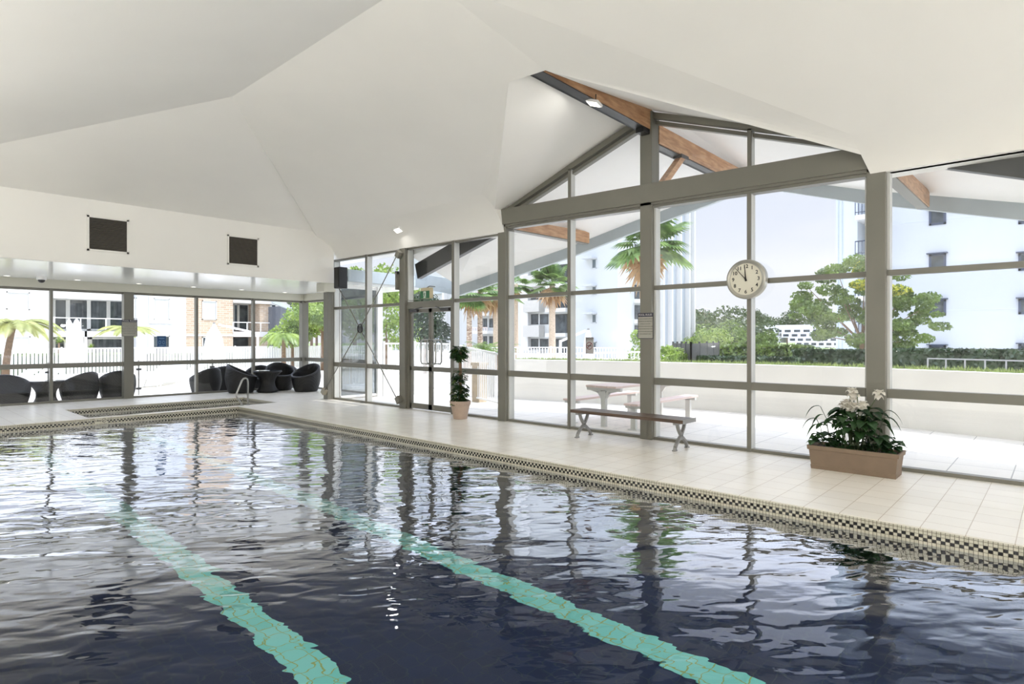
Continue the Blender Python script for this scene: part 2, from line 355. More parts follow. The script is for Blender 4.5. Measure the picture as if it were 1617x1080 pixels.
M = dict(
    ceil=mat('white_ceiling_paint', (240, 238, 232), rough=.55, var=.025, scale=.5),
    soffit=mat('gloss_white_soffit', (238, 240, 238), rough=.16, var=.02, scale=1),
    wall=mat('white_wall_paint', (238, 236, 230), rough=.6, var=.02, scale=.7),
    frame=mat('grey_window_frame', (116, 114, 104), rough=.35, var=.03),
    framel=mat('pale_grey_frame', (206, 207, 203), rough=.35, var=.03),
    cream=mat('cream_paint', (205, 203, 188), rough=.4, var=.02),
    deck=tile_mat('deck_tiles', (241, 236, 226), (190, 176, 156), .31, .31, .006, 0, -.14, rough=.28, stain=True),
    pave=tile_mat('terrace_pavers', (232, 228, 220), (170, 168, 162), .62, .62, .012, rough=.7, bump=.1),
    pavey=tile_mat('terrace_slabs', (222, 216, 204), (175, 170, 160), .6, .6, .012, rough=.7, bump=.1),
    band=band_mat(), pool=pool_mat('navy_mosaic', (10, 28, 64), (16, 36, 76), (40, 54, 70)),
    aqua=pool_mat('aqua_mosaic', (134, 226, 212), (160, 236, 224), (176, 190, 110)),
    water=water_mat(), glass=glass_mat(), tglass=glass_mat('tinted_glass', (.55, .58, .60, 1), .12, .6),
    timber=mat('orange_timber', (178, 128, 88), rough=.4, var=.25, scale=7, stretch=(.5, 3, 3), col2=(206, 164, 124), bump=.2, bscale=40),
    dark=mat('charcoal_metal', (52, 53, 54), rough=.4, var=.05),
    fascia=mat('blue_grey_fascia', (174, 184, 188), rough=.5, var=.05),
    white=mat('white_render', (214, 214, 212), rough=.7, var=.02, scale=.3),
    whitem=mat('white_metal', (244, 244, 242), rough=.35, var=.01),
    bwood=mat('dark_bench_wood', (78, 62, 50), rough=.35, var=.2, scale=6, stretch=(6, .6, 6), col2=(98, 78, 62)),
    alu=mat('brushed_steel', (170, 170, 166), rough=.28, metal=.9, var=.05),
    castal=mat('cast_aluminium', (150, 150, 148), rough=.45, metal=.3, var=.06),
    terra=mat('pale_terracotta', (126, 108, 90), rough=.7, var=.06, scale=8, bump=.1),
    terrap=mat('pink_terracotta', (178, 158, 142), rough=.7, var=.06, scale=8, bump=.1),
    soil=mat('dark_soil', (48, 38, 30), rough=.95, var=.3, scale=30, bump=.5),
    black=mat('black_plastic', (28, 28, 29), rough=.4, var=.05),
    ink=mat('black_ink', (26, 25, 24), rough=.6, var=.02),
    wicker=weave_mat(),
    face=mat('cream_clock_face', (222, 218, 200), rough=.5, var=.01),
    silver=mat('silver_case', (176, 174, 164), rough=.3, metal=.5, var=.03),
    grille=mat('dark_grille', (96, 90, 80), rough=.5, var=.1),
    green=mat('exit_green', (24, 104, 58), rough=.4, var=.02),
    navy=mat('navy_ink', (30, 30, 52), rough=.5, var=.02),
    blue=mat('blue_notice', (38, 78, 122), rough=.5, var=.03),
    paper=mat('grey_notice', (158, 156, 146), rough=.5, var=.02),
    lpaper=mat('pale_notice', (176, 174, 174), rough=.5, var=.02),
    red=mat('dull_red', (120, 44, 50), rough=.5, var=.03),
    trunk=mat('brown_bark', (120, 98, 78), rough=.9, var=.25, scale=14, bump=.6, bscale=18),
    ptrunk=mat('pale_palm_bark', (196, 178, 158), rough=.9, var=.2, scale=9, bump=.7, bscale=14, stretch=(1, 1, 3)),
    strip=mat('brown_ringed_bark', (150, 116, 92), rough=.9, var=.35, scale=7, bump=.8, bscale=10, stretch=(1, 1, 2), col2=(212, 196, 176)),
    leafd=leaf_mat('dark_leaf', (30, 56, 30), (56, 92, 48)),
    leafv=leaf_mat('variegated_leaf', (30, 60, 32), (70, 104, 58)),
    leafg=leaf_mat('green_leaf', (70, 92, 44), (122, 146, 70)),
    leafy=leaf_mat('yellow_leaf', (176, 180, 62), (208, 204, 84), .5),
    leafo=leaf_mat('olive_leaf', (54, 70, 44), (96, 112, 70)),
    leafl=leaf_mat('lime_leaf', (100, 130, 52), (160, 182, 86), .45),
    palm=leaf_mat('palm_leaf', (74, 106, 56), (136, 164, 92), .4),
    fernl=leaf_mat('yellow_fern_leaf', (150, 158, 92), (186, 188, 118), .35),
    dead=leaf_mat('dead_frond', (176, 138, 96), (206, 176, 136), .3),
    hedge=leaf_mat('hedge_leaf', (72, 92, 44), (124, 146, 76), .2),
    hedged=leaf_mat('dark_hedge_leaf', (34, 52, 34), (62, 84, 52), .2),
    grass=leaf_mat('grass_blade', (122, 148, 70), (176, 190, 112), .3),
    petal=leaf_mat('white_petal', (236, 232, 222), (250, 247, 240), .4),
    winglass=mat('dark_window_glass', (44, 50, 56), rough=.08, var=.3, scale=1.3, col2=(84, 92, 96)),
    wingrey=mat('blind_window_glass', (190, 194, 194), rough=.3, var=.05, scale=3),
    greycl=mat('blue_grey_cladding', (196, 204, 210), rough=.55, var=.04, scale=.3),
    towerw=mat('pale_tower_render', (184, 189, 194), rough=.7, var=.02, scale=.2),
    greyb=mat('grey_balustrade_render', (190, 188, 182), rough=.7, var=.03),
    roofw=mat('far_roof_render', (214, 214, 216), rough=.7, var=.03),
    canvas=mat('white_canvas', (248, 248, 246), rough=.8, var=.02),
    stone=mat('sandstone_block', (196, 180, 156), rough=.85, var=.12, scale=5, bump=.4, bscale=12),
    lawn=mat('green_lawn', (120, 134, 84), rough=.95, var=.2, scale=2),
    ptimber=mat('weathered_pink_timber', (226, 206, 198), rough=.6, var=.08, scale=8, stretch=(.6, 6, 6)),
    lamp=emit_mat('lamp_glow', (255, 250, 235), 3.0),
    lampd=emit_mat('downlight_glow', (255, 248, 232), 3.0),
    mesh=mat('black_mesh_screen', (58, 60, 58), rough=.6, var=.15, scale=3),
    whitefoot=mat('pale_plastic', (215, 214, 208), rough=.5, var=.02),
)
def brick_mat():
    m = newmat('pale_brick'); t = m.node_tree; N = t.nodes.new; L = t.links.new
    o = N('ShaderNodeOutputMaterial'); p = N('ShaderNodeBsdfPrincipled'); L(p.outputs[0], o.inputs[0])
    g = N('ShaderNodeNewGeometry'); s = N('ShaderNodeSeparateXYZ'); L(g.outputs['Position'], s.inputs[0])
    cb = N('ShaderNodeCombineXYZ'); L(math_node(t, 'ADD', s.outputs[0], s.outputs[1]), cb.inputs[0]); L(s.outputs[2], cb.inputs[1])
    b = N('ShaderNodeTexBrick'); L(cb.outputs[0], b.inputs['Vector']); b.inputs['Scale'].default_value = 1
    b.inputs['Brick Width'].default_value = .5; b.inputs['Row Height'].default_value = .17; b.inputs['Mortar Size'].default_value = .02
    b.inputs['Color1'].default_value = srgb(196, 176, 154); b.inputs['Color2'].default_value = srgb(182, 160, 136); b.inputs['Mortar'].default_value = srgb(202, 192, 178)
    L(b.outputs['Color'], p.inputs['Base Color']); p.inputs['Roughness'].default_value = .85
    return m
M['brick'] = brick_mat()

def text_mb(s, size, M4, depth=.002, align='CENTER', bold=False):
    cu = bpy.data.curves.new('t', 'FONT'); cu.body = s; cu.size = size; cu.extrude = depth/2; cu.align_x = align; cu.align_y = 'CENTER'
    if bold: cu.offset = size*.018
    cu.resolution_u = 3
    ob = bpy.data.objects.new('t', cu); COL.objects.link(ob)
    dg = bpy.context.evaluated_depsgraph_get(); me = ob.evaluated_get(dg).to_mesh()
    mb = MB(); mb.v = [tuple(M4 @ v.co) for v in me.vertices]; mb.f = [tuple(p.vertices) for p in me.polygons]
    ob.evaluated_get(dg).to_mesh_clear(); COL.objects.unlink(ob); bpy.data.objects.remove(ob); bpy.data.curves.remove(cu)
    return mb
def frameX(c):   # text on a plane facing -X (right = -Y, up = Z)
    return Matrix(((0,0,-1,c[0]),(-1,0,0,c[1]),(0,1,0,c[2]),(0,0,0,1)))
def frameY(c):   # text on a plane facing -Y (right = +X, up = Z)
    return Matrix(((1,0,0,c[0]),(0,0,-1,c[1]),(0,1,0,c[2]),(0,0,0,1)))

XW = 8.56                                   # plane of the long glazed wall
COLY = [14.40, 11.24, 8.07, 4.90, 1.70, -1.47, -4.64]
MULY = [12.77, 9.55, 6.47, 3.28, .10, -3.05]
YL = 18.57                                  # far glazed wall
ZR, ZT = .93, 2.415
STR = 'structure'

# ================================================================== SHELL
# ---- deck with the two pool openings
WZ = -.14
PX0, PX1, PY0, PY1 = .3, 6.11, -3.5, 14.44  # main pool
SX0, SX1, SY0, SY1 = 3.17, 7.18, 14.6, 16.63  # spa
fl = MB()
def deck_rect(x0, x1, y0, y1, z0=-.0118, z1=0): fl.box(x0, x1, y0, y1, z0, z1)
deck_rect(-6.0, PX0, -8, 14.44); deck_rect(PX1, 8.66, -8, 14.44); deck_rect(PX0, PX1, -8, PY0)
deck_rect(-6.0, SX0, 14.44, 18.6); deck_rect(SX0, SX1, 14.44, SY0); deck_rect(SX0, SX1, SY1, 18.6); deck_rect(SX1, 10.1, 14.44, 18.6)
tag(fl.build('floor', M['deck'], loc=(0, 0, 0)), kind=STR)

basin = empty('pool_basin', (3.2, 5.5, -1.2), kind=STR)
b = MB()
b.box(PX0-.2, PX1+.2, PY0-.2, PY1+.14, -1.45, -1.18)
b.build('basin_floor', M['pool'], basin)
b = MB()
t_ = .10
for q in ((PX0-t_, PX0, PY0-t_, PY1+t_), (PX1, PX1+t_, PY0-t_, PY1+t_), (PX0, PX1, PY1, PY1+.07), (PX0, PX1, PY0-t_, PY0)):
    b.box(*q, -1.2, -.012)
b.build('tiled_basin_wall', M['band'], basin)
for x in (2.07, 3.84):
    MB().box(x-.125, x+.125, PY0+.6, PY1-1.2, -1.18, -1.172).build('lane_line', M['aqua'], basin)
sb = empty('spa_basin', (5.2, 15.6, -1), kind=STR)
b = MB(); b.box(SX0-.05, SX1+.05, SY0-.03, SY1+.05, -1.1, -.95); b.build('basin_floor', M['pool'], sb)
b = MB()
for q in ((SX0-.06, SX0, SY0-.05, SY1+.06), (SX1, SX1+.06, SY0-.05, SY1+.06), (SX0, SX1, SY1, SY1+.06), (SX0, SX1, SY0-.06, SY0)):
    b.box(*q, -1.0, -.012)
b.build('tiled_basin_wall', M['band'], sb)
def water(name, x0, x1, y0, y1, label):
    o = MB().poly([(x0, y0, WZ), (x1, y0, WZ), (x1, y1, WZ), (x0, y1, WZ)]).build(name, M['water'], loc=(x0, y0, WZ))
    tag(o, label, 'water', kind='stuff')
water('pool_water', PX0, PX1, PY0, PY1, 'dark blue rippled water filling the main swimming pool')
water('spa_water', SX0, SX1, SY0, SY1, 'still water in the small spa pool behind the main pool')

# ---- depth marker tiles on the far band
dm = empty('depth_marker', (4.0, PY1, -.08), 'pair of cream tiles with depth figures set in the far pool edge', 'sign')
x0 = onY(149, 668, PY1)[0]; x1 = onY(159, 668, PY1)[0]; x2 = onY(169.5, 668, PY1)[0]
dm.location = (x0, PY1, -.06); WP[dm.name] = Vector(dm.location)
for n_, (a_, b_) in enumerate(((x0, x1), (x1, x2))):
    MB().box(a_+.003, b_-.003, PY1-.006, PY1+.002, -.118, -.004).build('tile', M['face'], dm)
text_mb('1.0m', .055, frameY(((x0+x1)/2, PY1-.008, -.06)), bold=True).build('depth_figures', M['ink'], dm)
rg = MB(); cx_ = (x1+x2)/2
for k in range(24):
    a0, a1 = 2*PI*k/24, 2*PI*(k+1)/24
    rg.poly([(cx_+.042*math.cos(a0), PY1-.008, -.06+.042*math.sin(a0)), (cx_+.042*math.cos(a1), PY1-.008, -.06+.042*math.sin(a1)),
             (cx_+.035*math.cos(a1), PY1-.008, -.06+.035*math.sin(a1)), (cx_+.035*math.cos(a0), PY1-.008, -.06+.035*math.sin(a0))])
rg.beam((cx_-.03, PY1-.009, -.09), (cx_+.03, PY1-.009, -.03), .004, .007, (0, 1, 0)).beam((cx_-.03, PY1-.009, -.07), (cx_+.01, PY1-.009, -.05), .004, .007, (0, 1, 0))
rg.build('no_diving_symbol', M['ink'], dm)

# ---- main ceiling (faceted)
A = (4.05, 9.77, 5.47); H = (7.84, 14.03, 4.32); HL = (.22, 14.03, 4.34); RB = (4.05, -8, 5.46)
E14 = (8.43, 14.03, 4.07); E14b = (8.50, 14.03, 3.70); W14b = (8.50, 14.7, 3.70); CN = (7.95, 14.03, 4.206); CL = (7.95, 8.08, 4.336); CR = (7.95, 1.84, 4.016); CRB = (7.95, -8, 4.116); T1 = (5.714, 5.30, 4.93); T2 = (5.749, 4.71, 4.92); KL = (8.38, 8.08, 4.22); KR = (8.38, 1.84, 3.86)
KB = (8.38, -8, 3.98); EL = (8.50, 7.96, 3.68); ER = (8.50, 1.76, 3.65); W14 = (8.43, 14.7, 4.07)
c = MB()
c.poly([A, HL, H])                                  # face over the bulkhead
c.poly([A, (4.05, 5.3, 5.465), (4.05, -8, 5.46), (-2.2, -8, 3.62), (-2.2, 16.44, 3.62), HL])
c.poly([A, H, CN]); c.poly([A, CN, CL]); c.poly([A, CL, T1])
c.poly([A, T1, (4.05, 5.0, 5.465)]); c.poly([(4.05, 5.0, 5.465), T1, T2]); c.poly([(4.05, 5.0, 5.465), T2, CR]); c.poly([(4.05, 5.0, 5.465), CR, CRB, RB])
# rounded knee down to the glazing head
def zC(x, y): return (6.752-.316*x)+(.13*max(0, min(1, (x-5.7)/2.6))*max(-1, min(1, (9.5-y)/1.4)) if y > 8 else 0)
kn = MB(); RG = []
def knee(ya, yb, kza, kzb, ea, eb, n=8):
    rings = []
    for (y, kz, e) in ((ya, kza, ea), (yb, kzb, eb)):
        P0 = Vector((7.95, y, kz+.316*.43)); P1 = Vector((8.38, y, kz)); P2 = Vector(e)
        rings.append([P0*(1-t)**2+P1*2*t*(1-t)+P2*t*t for t in [k/n for k in range(n+1)]])
    RG.append([[tuple(p) for p in r_] for r_ in rings])
    i = len(kn.v); kn.v += [tuple(p) for r_ in rings for p in r_]
    for k in range(n): kn.f.append((i+k, i+k+1, i+n+1+k+1, i+n+1+k))
knee(8.08, 14.03, 4.20, 4.07, (8.50, 8.0, 3.68), E14b); knee(14.03, 14.7, 4.07, 4.07, E14b, W14b)
knee(-8, 1.84, 3.98, 3.88, (8.50, -8, 3.65), ER)
tag(kn.build('ceiling_edge', M['ceil'], loc=(8.2, 6, 3.7), smooth=True), kind=STR)
c.poly([EL, E14b, W14b, (8.9, 14.7, 3.70), (8.9, 8.0, 3.68)]); c.poly([ER, (8.9, 1.76, 3.65), (8.9, -8, 3.65), (8.5, -8, 3.65)])
c.poly([CN, H, (7.84, 14.7, 4.34), (7.95, 14.7, 4.206)])
# gable dormer
RD = (5.73, 4.93, 5.10); RW = (8.75, 4.90, 5.30); LW = (8.75, 8.06, 4.14); RWr = (8.75, 1.72, 4.05)
kl = RG[0][0]; kr = RG[2][1]; h_ = 4            # ends of the rounded knee at the dormer
for k in range(h_): c.poly([T1, kl[k], kl[k+1]]); c.poly([T2, kr[k+1], kr[k]])
c.poly([T1, kl[h_], LW]); c.poly([T1, LW, RW, RD]); c.poly([T2, RD, RW, RWr]); c.poly([T2, RWr, kr[h_]]); c.poly([T1, RD, T2])
for k in range(h_, 8): c.poly([LW, kl[k], kl[k+1]]); c.poly([RWr, kr[k+1], kr[k]])
c.poly([LW, kl[8], (8.75, 8.02, 3.68)]); c.poly([RWr, (8.75, 1.76, 3.65), kr[8]])
tag(c.build('ceiling', M['ceil'], loc=(0, 0, 0)), kind=STR)
# shallow joint across the right slope of the ceiling
def onC(x, y):   # point on the right-hand ceiling slope
    r = ray(x, y); s_ = (6.752-1.6)/(r[2]+.316*r[0]); return Vector((r[0]*s_, r[1]*s_, 1.6+r[2]*s_-.004))

p, q = onC(742, 2), onC(812, 104)
tag(MB().beam(p, q, .012, .006, (.3, 0, 1)).build('ceiling_joint', M['cream'], loc=p), kind=STR)

# ---- annex soffit, bulkhead, left / back walls
tag(MB().box(-6, 11.3, 14.12, 19.4, 3.07, 3.42).build('ceiling_annex', M['soffit'], loc=(0, 0, 3.07)), kind=STR)
bk = MB(); bk.prism([(-6, 14.03, 3.07), (8.41, 14.03, 3.06), (8.42, 14.03, 4.07), (7.84, 14.03, 4.34), (.22, 14.03, 4.35), (-2.3, 14.03, 3.6), (-6, 14.03, 3.5)], (0, .09, 0))
tag(bk.build('wall_bulkhead', M['ceil'], loc=(0, 14.03, 3.06)), kind=STR)
tag(MB().box(-2.4, -2.2, -8, 14.1, 0, 4.0).build('wall_left', M['wall'], loc=(-2.3, 3, 0)), kind=STR)
tag(MB().box(-6.1, -6, 14.1, 19, -.12, 3.1).box(-6, -2.2, 14.05, 14.12, 0, 3.1).build('wall_annex_left', M['wall'], loc=(-6, 16, 0)), kind=STR)
wb = MB(); wb.box(-2.4, .5, -8.2, -8, 0, 5.6).box(7.5, 8.8, -8.2, -8, 0, 5.6).box(.5, 7.5, -8.2, -8, 3.0, 5.6)
tag(wb.build('wall_back', M['wall'], loc=(3, -8.1, 0)), kind=STR)

# ---- long glazed wall on the right: columns, mullions, rails, panes
GX = 8.63
def window(n, loc): return empty('window_%d' % n, loc, kind=STR)
for k, y in enumerate(COLY):
    top = 5.22 if k == 3 else (3.9 if k in (2, 4) else 3.72)
    m = MB().box(8.50, 8.70, y-.105, y+.105, 0, top)
    m.box(8.70, 8.78, y-.085, y+.085, 0, top)
    tag(m.build('steel_column', M['frame'], loc=(8.6, y, 0), bevel=.006), kind=STR)
def ztop(y):       # head of the glazing at this place along the wall
    return 3.68
bm_z = lambda y: (3.66+.018*(y-1.7), 4.00+.020*(y-1.7))   # underside / top of the gable beam
wn_ = 0
for k in range(6):
    yb, ya = COLY[k]-.105, COLY[k+1]+.105     # ya < yb
    ym = MULY[k]; gable = k in (2, 3); door = (k == 1)
    wn_ += 1
    w = window(wn_, (GX, (ya+yb)/2, 0))
    head = 3.70
    fr = MB()
    halves = [(ym+.028, yb), (ya, ym-.028)]
    for (p0, p1) in halves:
        isdoor = door and p1 == yb
        if not isdoor:
            fr.box(8.565, 8.665, p0, p1, ZR-.055, ZR+.055)     # waist rail
            fr.box(8.565, 8.68, p0, p1, 0, .045)               # sill
        fr.box(8.575, 8.665, p0, p1, ZT-.035, ZT+.035)         # transom
        if not gable: fr.box(8.58, 8.665, p0, p1, head-.05, head)
    # side stiles against the columns
    MB().box(8.58, 8.72, yb-.03, yb, .0, head).box(8.58, 8.72, ya, ya+.03, 0, head).build('side_stile', M['framel'], w)
    fr.build('rail_frame', M['frame'], w)
    MB().box(8.545, 8.57, ym-.028, ym+.028, 0, head+.02).build('mullion_cap', M['frame'], w)
    MB().box(8.57, 8.72, ym-.026, ym+.026, 0, head+.02).build('mullion', M['framel'], w)
    for (p0, p1) in halves:
        isdoor = door and p1 == yb
        g = MB()
        zs = [(ZT, head)] if isdoor else [(.03, ZR), (ZR, ZT), (ZT, head)]
        for z0, z1 in zs: g.box(GX-.004, GX+.004, p0, p1, z0, z1)
        g.build('glass_pane', M['glass'], w)
# gable beam
y0, y1 = COLY[4]-.1, COLY[2]+.1
(b0, t0), (b1, t1) = bm_z(y0), bm_z(y1)
gb = MB()
gb.prism([(8.47, y0, b0+.05), (8.47, y1, b1+.05), (8.47, y1, t1), (8.47, y0, t0)], (.26, 0, 0))
gb.prism([(8.50, y0, b0+.01), (8.50, y1, b1+.01), (8.50, y1, b1+.06), (8.50, y0, b0+.06)], (.2, 0, 0))
gb.prism([(8.53, y0, b0-.03), (8.53, y1, b1-.03), (8.53, y1, b1+.02), (8.53, y0, b0+.02)], (.16, 0, 0))
tag(gb.build('gable_beam', M['frame'], loc=(8.6, 4.9, 3.7), bevel=.004), kind=STR)
# gable windows above the beam
w = window(wn_+1, (GX, 4.9, 4.0))
rz = lambda y: 5.17-.345*abs(y-4.9) if y > 4.9 else 5.17-.36*abs(y-4.9)
fr = MB()
for ys in ((8.02, 5.0), (4.8, 1.8)):
    p, q = ys
    for dx, dz, hh, ww in ((8.56, .03, .10, .10), (8.62, -.07, .06, .10)):
        P = [(dx, p, rz(p)+dz-hh/2), (dx, q, rz(q)+dz-hh/2), (dx, q, rz(q)+dz+hh/2), (dx, p, rz(p)+dz+hh/2)]
        fr.prism(P, (ww, 0, 0))
fr.build('raking_frame', M['frame'], w)
for y in (6.47, 3.28):
    MB().box(8.56, 8.58, y-.028, y+.028, bm_z(y)[1]-.02, rz(y)).build('mullion_cap', M['frame'], w); MB().box(8.58, 8.70, y-.026, y+.026, bm_z(y)[1]-.02, rz(y)).build('mullion', M['framel'], w)
g = MB()
for ys in ((8.0, 4.98), (4.82, 1.8)):
    p, q = ys
    g.prism([(GX, p, bm_z(p)[1]-.02), (GX, q, bm_z(q)[1]-.02), (GX, q, rz(q)), (GX, p, rz(p))], (.008, 0, 0))
g.build('glass_pane', M['glass'], w)

# ---- double door in the second bay
dy0, dy1 = MULY[1]+.03, COLY[1]-.105
D = empty('door_1', (GX, (dy0+dy1)/2, 0), kind=STR)
fr = MB(); fr.box(8.56, 8.70, dy1-.06, dy1, 0, ZT-.03).box(8.56, 8.70, dy0, dy0+.04, 0, ZT-.03).box(8.55, 8.70, dy0, dy1, ZT-.12, ZT-.03)
fr.build('door_frame', M['frame'], D)
L0, L1 = dy0+.04, dy1-.06; Lm = (L0+L1)/2
for (p, q, side) in ((Lm+.004, L1, 1), (L0, Lm-.004, -1)):
    lf = MB(); s_ = .055; x0_, x1_ = 8.60, 8.65
    lf.box(x0_, x1_, p, p+s_, .02, ZT-.13).box(x0_, x1_, q-s_, q, .02, ZT-.13)
    lf.box(x0_, x1_, p, q, .02, .14).box(x0_, x1_, p, q, ZT-.22, ZT-.13).box(x0_, x1_, p, q, ZR-.05, ZR+.05)
    leaf = lf.build('door_leaf', M['frame'], D)
    MB().box(8.621, 8.629, p+.03, q-.03, .1, ZT-.2).build('glass_pane', M['glass'], leaf)
    yh = (p+.03) if side == 1 else (q-.03)
    for X, sg in ((8.60, -1), (8.65, 1)):
        a_, b_ = (1.05, 1.58)
        yo = yh+side*.0
        pts = [(X, yo, a_), (X+sg*.05, yo+side*.02, a_), (X+sg*.06, yo+side*.18, a_), (X+sg*.06, yo+side*.22, a_+.05), (X+sg*.06, yo+side*.22, b_-.05), (X+sg*.06, yo+side*.18, b_), (X+sg*.05, yo+side*.02, b_), (X, yo, b_)]
        MB().tube(pts, .017, 8).build('door_handle', M['alu'], leaf, smooth=True)
    cl = MB().box(8.54, 8.60, q-.32 if side == 1 else p+.06, q-.06 if side == 1 else p+.32, ZT-.2, ZT-.14)
    cl.tube([(8.57, (p+q)/2, ZT-.17), (8.50, (p+q)/2+side*.05, ZT-.14), (8.56, (p+q)/2-side*.15, ZT-.1)], .01, 6)
    cl.build('door_closer', M['dark'], leaf)

# ---- far glazed wall (annex)
CX = [-4.9, -3.2, -1.5, .19, 1.56, 3.27, 4.93, 6.68, 8.35, 10.05]
for k in range(len(CX)-1):
    x0_, x1_ = CX[k], CX[k+1]; wn_ += 1
    w = window(wn_+1, ((x0_+x1_)/2, YL, 0))
    fr = MB().box(x0_, x1_, YL+.0, YL+.10, 0, .05).box(x0_, x1_, YL-.01, YL+.09, ZR-.06, ZR+.06).box(x0_, x1_, YL, YL+.09, 2.80, 2.86)
    fr.build('rail_frame', M['frame'], w)
    if CX[k+1] not in (4.93, 10.05):
        MB().box(x1_-.03, x1_+.03, YL-.03, YL+.12, 0, 2.86).build('mullion', M['frame'], w)
    g = MB().box(x0_, x1_, YL+.04, YL+.048, .03, ZR).box(x0_, x1_, YL+.04, YL+.048, ZR, 2.82)
    g.build('glass_pane', M['glass'], w)
cn = MB().box(4.82, 5.05, YL-.09, YL+.14, 0, 2.87)
tag(cn.build('steel_column', M['frame'], loc=(4.93, YL, 0), bevel=.006), kind=STR)
cn = MB().box(9.93, 10.15, YL-.08, YL+.14, 0, 2.87)
tag(cn.build('steel_column', M['frame'], loc=(10.05, YL, 0), bevel=.006), kind=STR)
tag(MB().box(-6, 10.2, YL-.12, YL+.14, 2.86, 3.07).box(9.95, 10.2, 14.5, YL, 2.86, 3.07).build('trim_1', M['cream'], loc=(4, YL, 2.86)), kind=STR)
# glazing on the annex side and return
w = window(20, (10.07, 16.5, 0))
fr = MB().box(10.02, 10.12, 14.5, YL, 0, .05).box(10.02, 10.12, 14.5, YL, ZR-.06, ZR+.06).box(10.02, 10.12, 14.5, YL, 2.8, 2.86)
fr.build('rail_frame', M['frame'], w)
MB().box(10.02, 10.12, 16.4, 16.46, 0, 2.86).build('mullion', M['frame'], w)
MB().box(10.06, 10.068, 14.5, YL, .03, 2.82).build('glass_pane', M['glass'], w)
w = window(21, (9.4, 14.42, 0))
fr = MB().box(8.78, 10.05, 14.38, 14.46, 0, .06).box(8.78, 8.84, 14.38, 14.46, 0, 3.07).box(8.78, 10.05, 14.38, 14.46, 2.98, 3.07)
fr.build('rail_frame', M['whitem'], w)
MB().box(8.82, 10.0, 14.41, 14.42, .05, 3.0).build('glass_pane', M['tglass'], w)
tag(MB().box(9.99, 10.16, 14.33, 14.50, -.05, 3.07).build('corner_post', M['whitem'], loc=(10.07, 14.4, 0)), kind=STR)
# column pair where hall meets annex
tag(MB().box(8.40, 8.50, 14.30, 14.52, 0, 2.84).build('steel_column', M['frame'], loc=(8.45, 14.4, 0), bevel=.004), kind=STR)
tag(MB().box(8.22, 8.54, 14.16, 14.56, 2.84, 3.07).build('trim_2', M['cream'], loc=(8.4, 14.3, 2.84)), kind=STR)

# ---- interior ridge beam, canopy outside
rb = empty('ridge_beam', (7.0, 4.9, 4.95), kind=STR)
MB().prism([(5.75, 4.82, 5.14), (5.75, 4.82, 4.98), (8.56, 4.82, 4.93), (8.56, 4.82, 5.25)], (0, .16, 0)).build('timber_face', M['timber'], rb)
MB().prism([(5.75, 4.83, 4.979), (8.56, 4.83, 4.929), (8.56, 4.83, 4.92), (5.75, 4.83, 4.97)], (0, .19, 0)).prism([(5.75, 4.98, 5.2), (5.75, 4.98, 4.97), (8.56, 4.98, 4.92), (8.56, 4.98, 5.28)], (0, .04, 0)).build('steel_flitch', M['dark'], rb)
MB().obox((8.42, 4.9, 4.89), (.22, .14, .08)).build('bracket', M['black'], rb)
ob = empty('outer_ridge_beam', (10.8, 4.86, 4.8), 'timber ridge beam running out under the white canopy above the clock', 'beam')
MB().prism([(8.76, 4.80, 5.06), (8.76, 4.80, 4.76), (12.9, 4.78, 4.72), (12.9, 4.78, 5.02)], (0, .14, 0)).build('timber_face', M['timber'], ob)
MB().prism([(8.76, 4.82, 4.76), (12.9, 4.80, 4.72), (12.9, 4.80, 4.70), (8.76, 4.82, 4.74)], (0, .18, 0)).prism([(8.76, 4.94, 5.06), (8.76, 4.94, 4.74), (12.9, 4.92, 4.70), (12.9, 4.92, 5.02)], (0, .05, 0)).build('steel_flitch', M['dark'], ob)
st_ = MB().beam((9.62, 4.85, 4.74), (8.80, 4.85, 4.02), .10, .11, (0, 1, 0)); st_.build('strut', M['timber'], ob)
MB().obox((9.62, 4.86, 4.73), (.26, .16, .06)).build('bracket', M['black'], ob)
for (yy, xe, lab) in ((8.07, 11.35, 'timber beam running out from the column left of the bench'), (1.70, 12.05, 'timber beam running out from the column behind the trough planter'), ):
    o_ = empty('outer_beam', (10, yy, 3.8), lab, 'beam')
    MB().prism([(8.8, yy-.07, 3.98), (8.8, yy-.07, 3.78), (xe, yy-.07, 3.80), (xe, yy-.07, 4.06)], (0, .13, 0)).build('timber_face', M['timber'], o_)
    MB().prism([(8.8, yy-.05, 3.78), (xe, yy-.05, 3.80), (xe, yy-.05, 3.78), (8.8, yy-.05, 3.76)], (0, .15, 0)).build('steel_flitch', M['frame'], o_)
# canopy roof: folded white soffit and blue-grey fascia
cp = empty('canopy_roof', (10.5, 5, 4.5), 'folded white canopy roof with blue-grey fascia outside the glass wall', 'canopy')
Pk = Vector((13.0, 4.86, 5.10)); Pk0 = Vector((8.8, 4.86, 5.36))
Lf = [Vector((11.9, 7.3, 4.24)), Vector((11.4, 8.67, 3.77)), Vector((10.3, 11.3, 2.95))]
Lw = [Vector((8.8, 7.3, 4.52)), Vector((8.8, 8.67, 4.07)), Vector((8.8, 11.3, 3.55))]
Rf = [Vector((12.75, 2.7, 4.38)), Vector((11.6, .42, 3.60)), Vector((11.0, -1.4, 2.98))]
Rw = [Vector((8.8, 2.7, 4.55)), Vector((8.8, .42, 3.95)), Vector((8.8, -1.4, 3.45))]
sf = MB(); TH = Vector((0, 0, .12))
def slab(poly_):
    sf.prism(poly_, TH)
slab([Pk0, Lw[0], Lf[0], Pk]); slab([Lw[0], Lw[1], Lf[1], Lf[0]]); slab([Lw[1], Lw[2], Lf[2], Lf[1]])
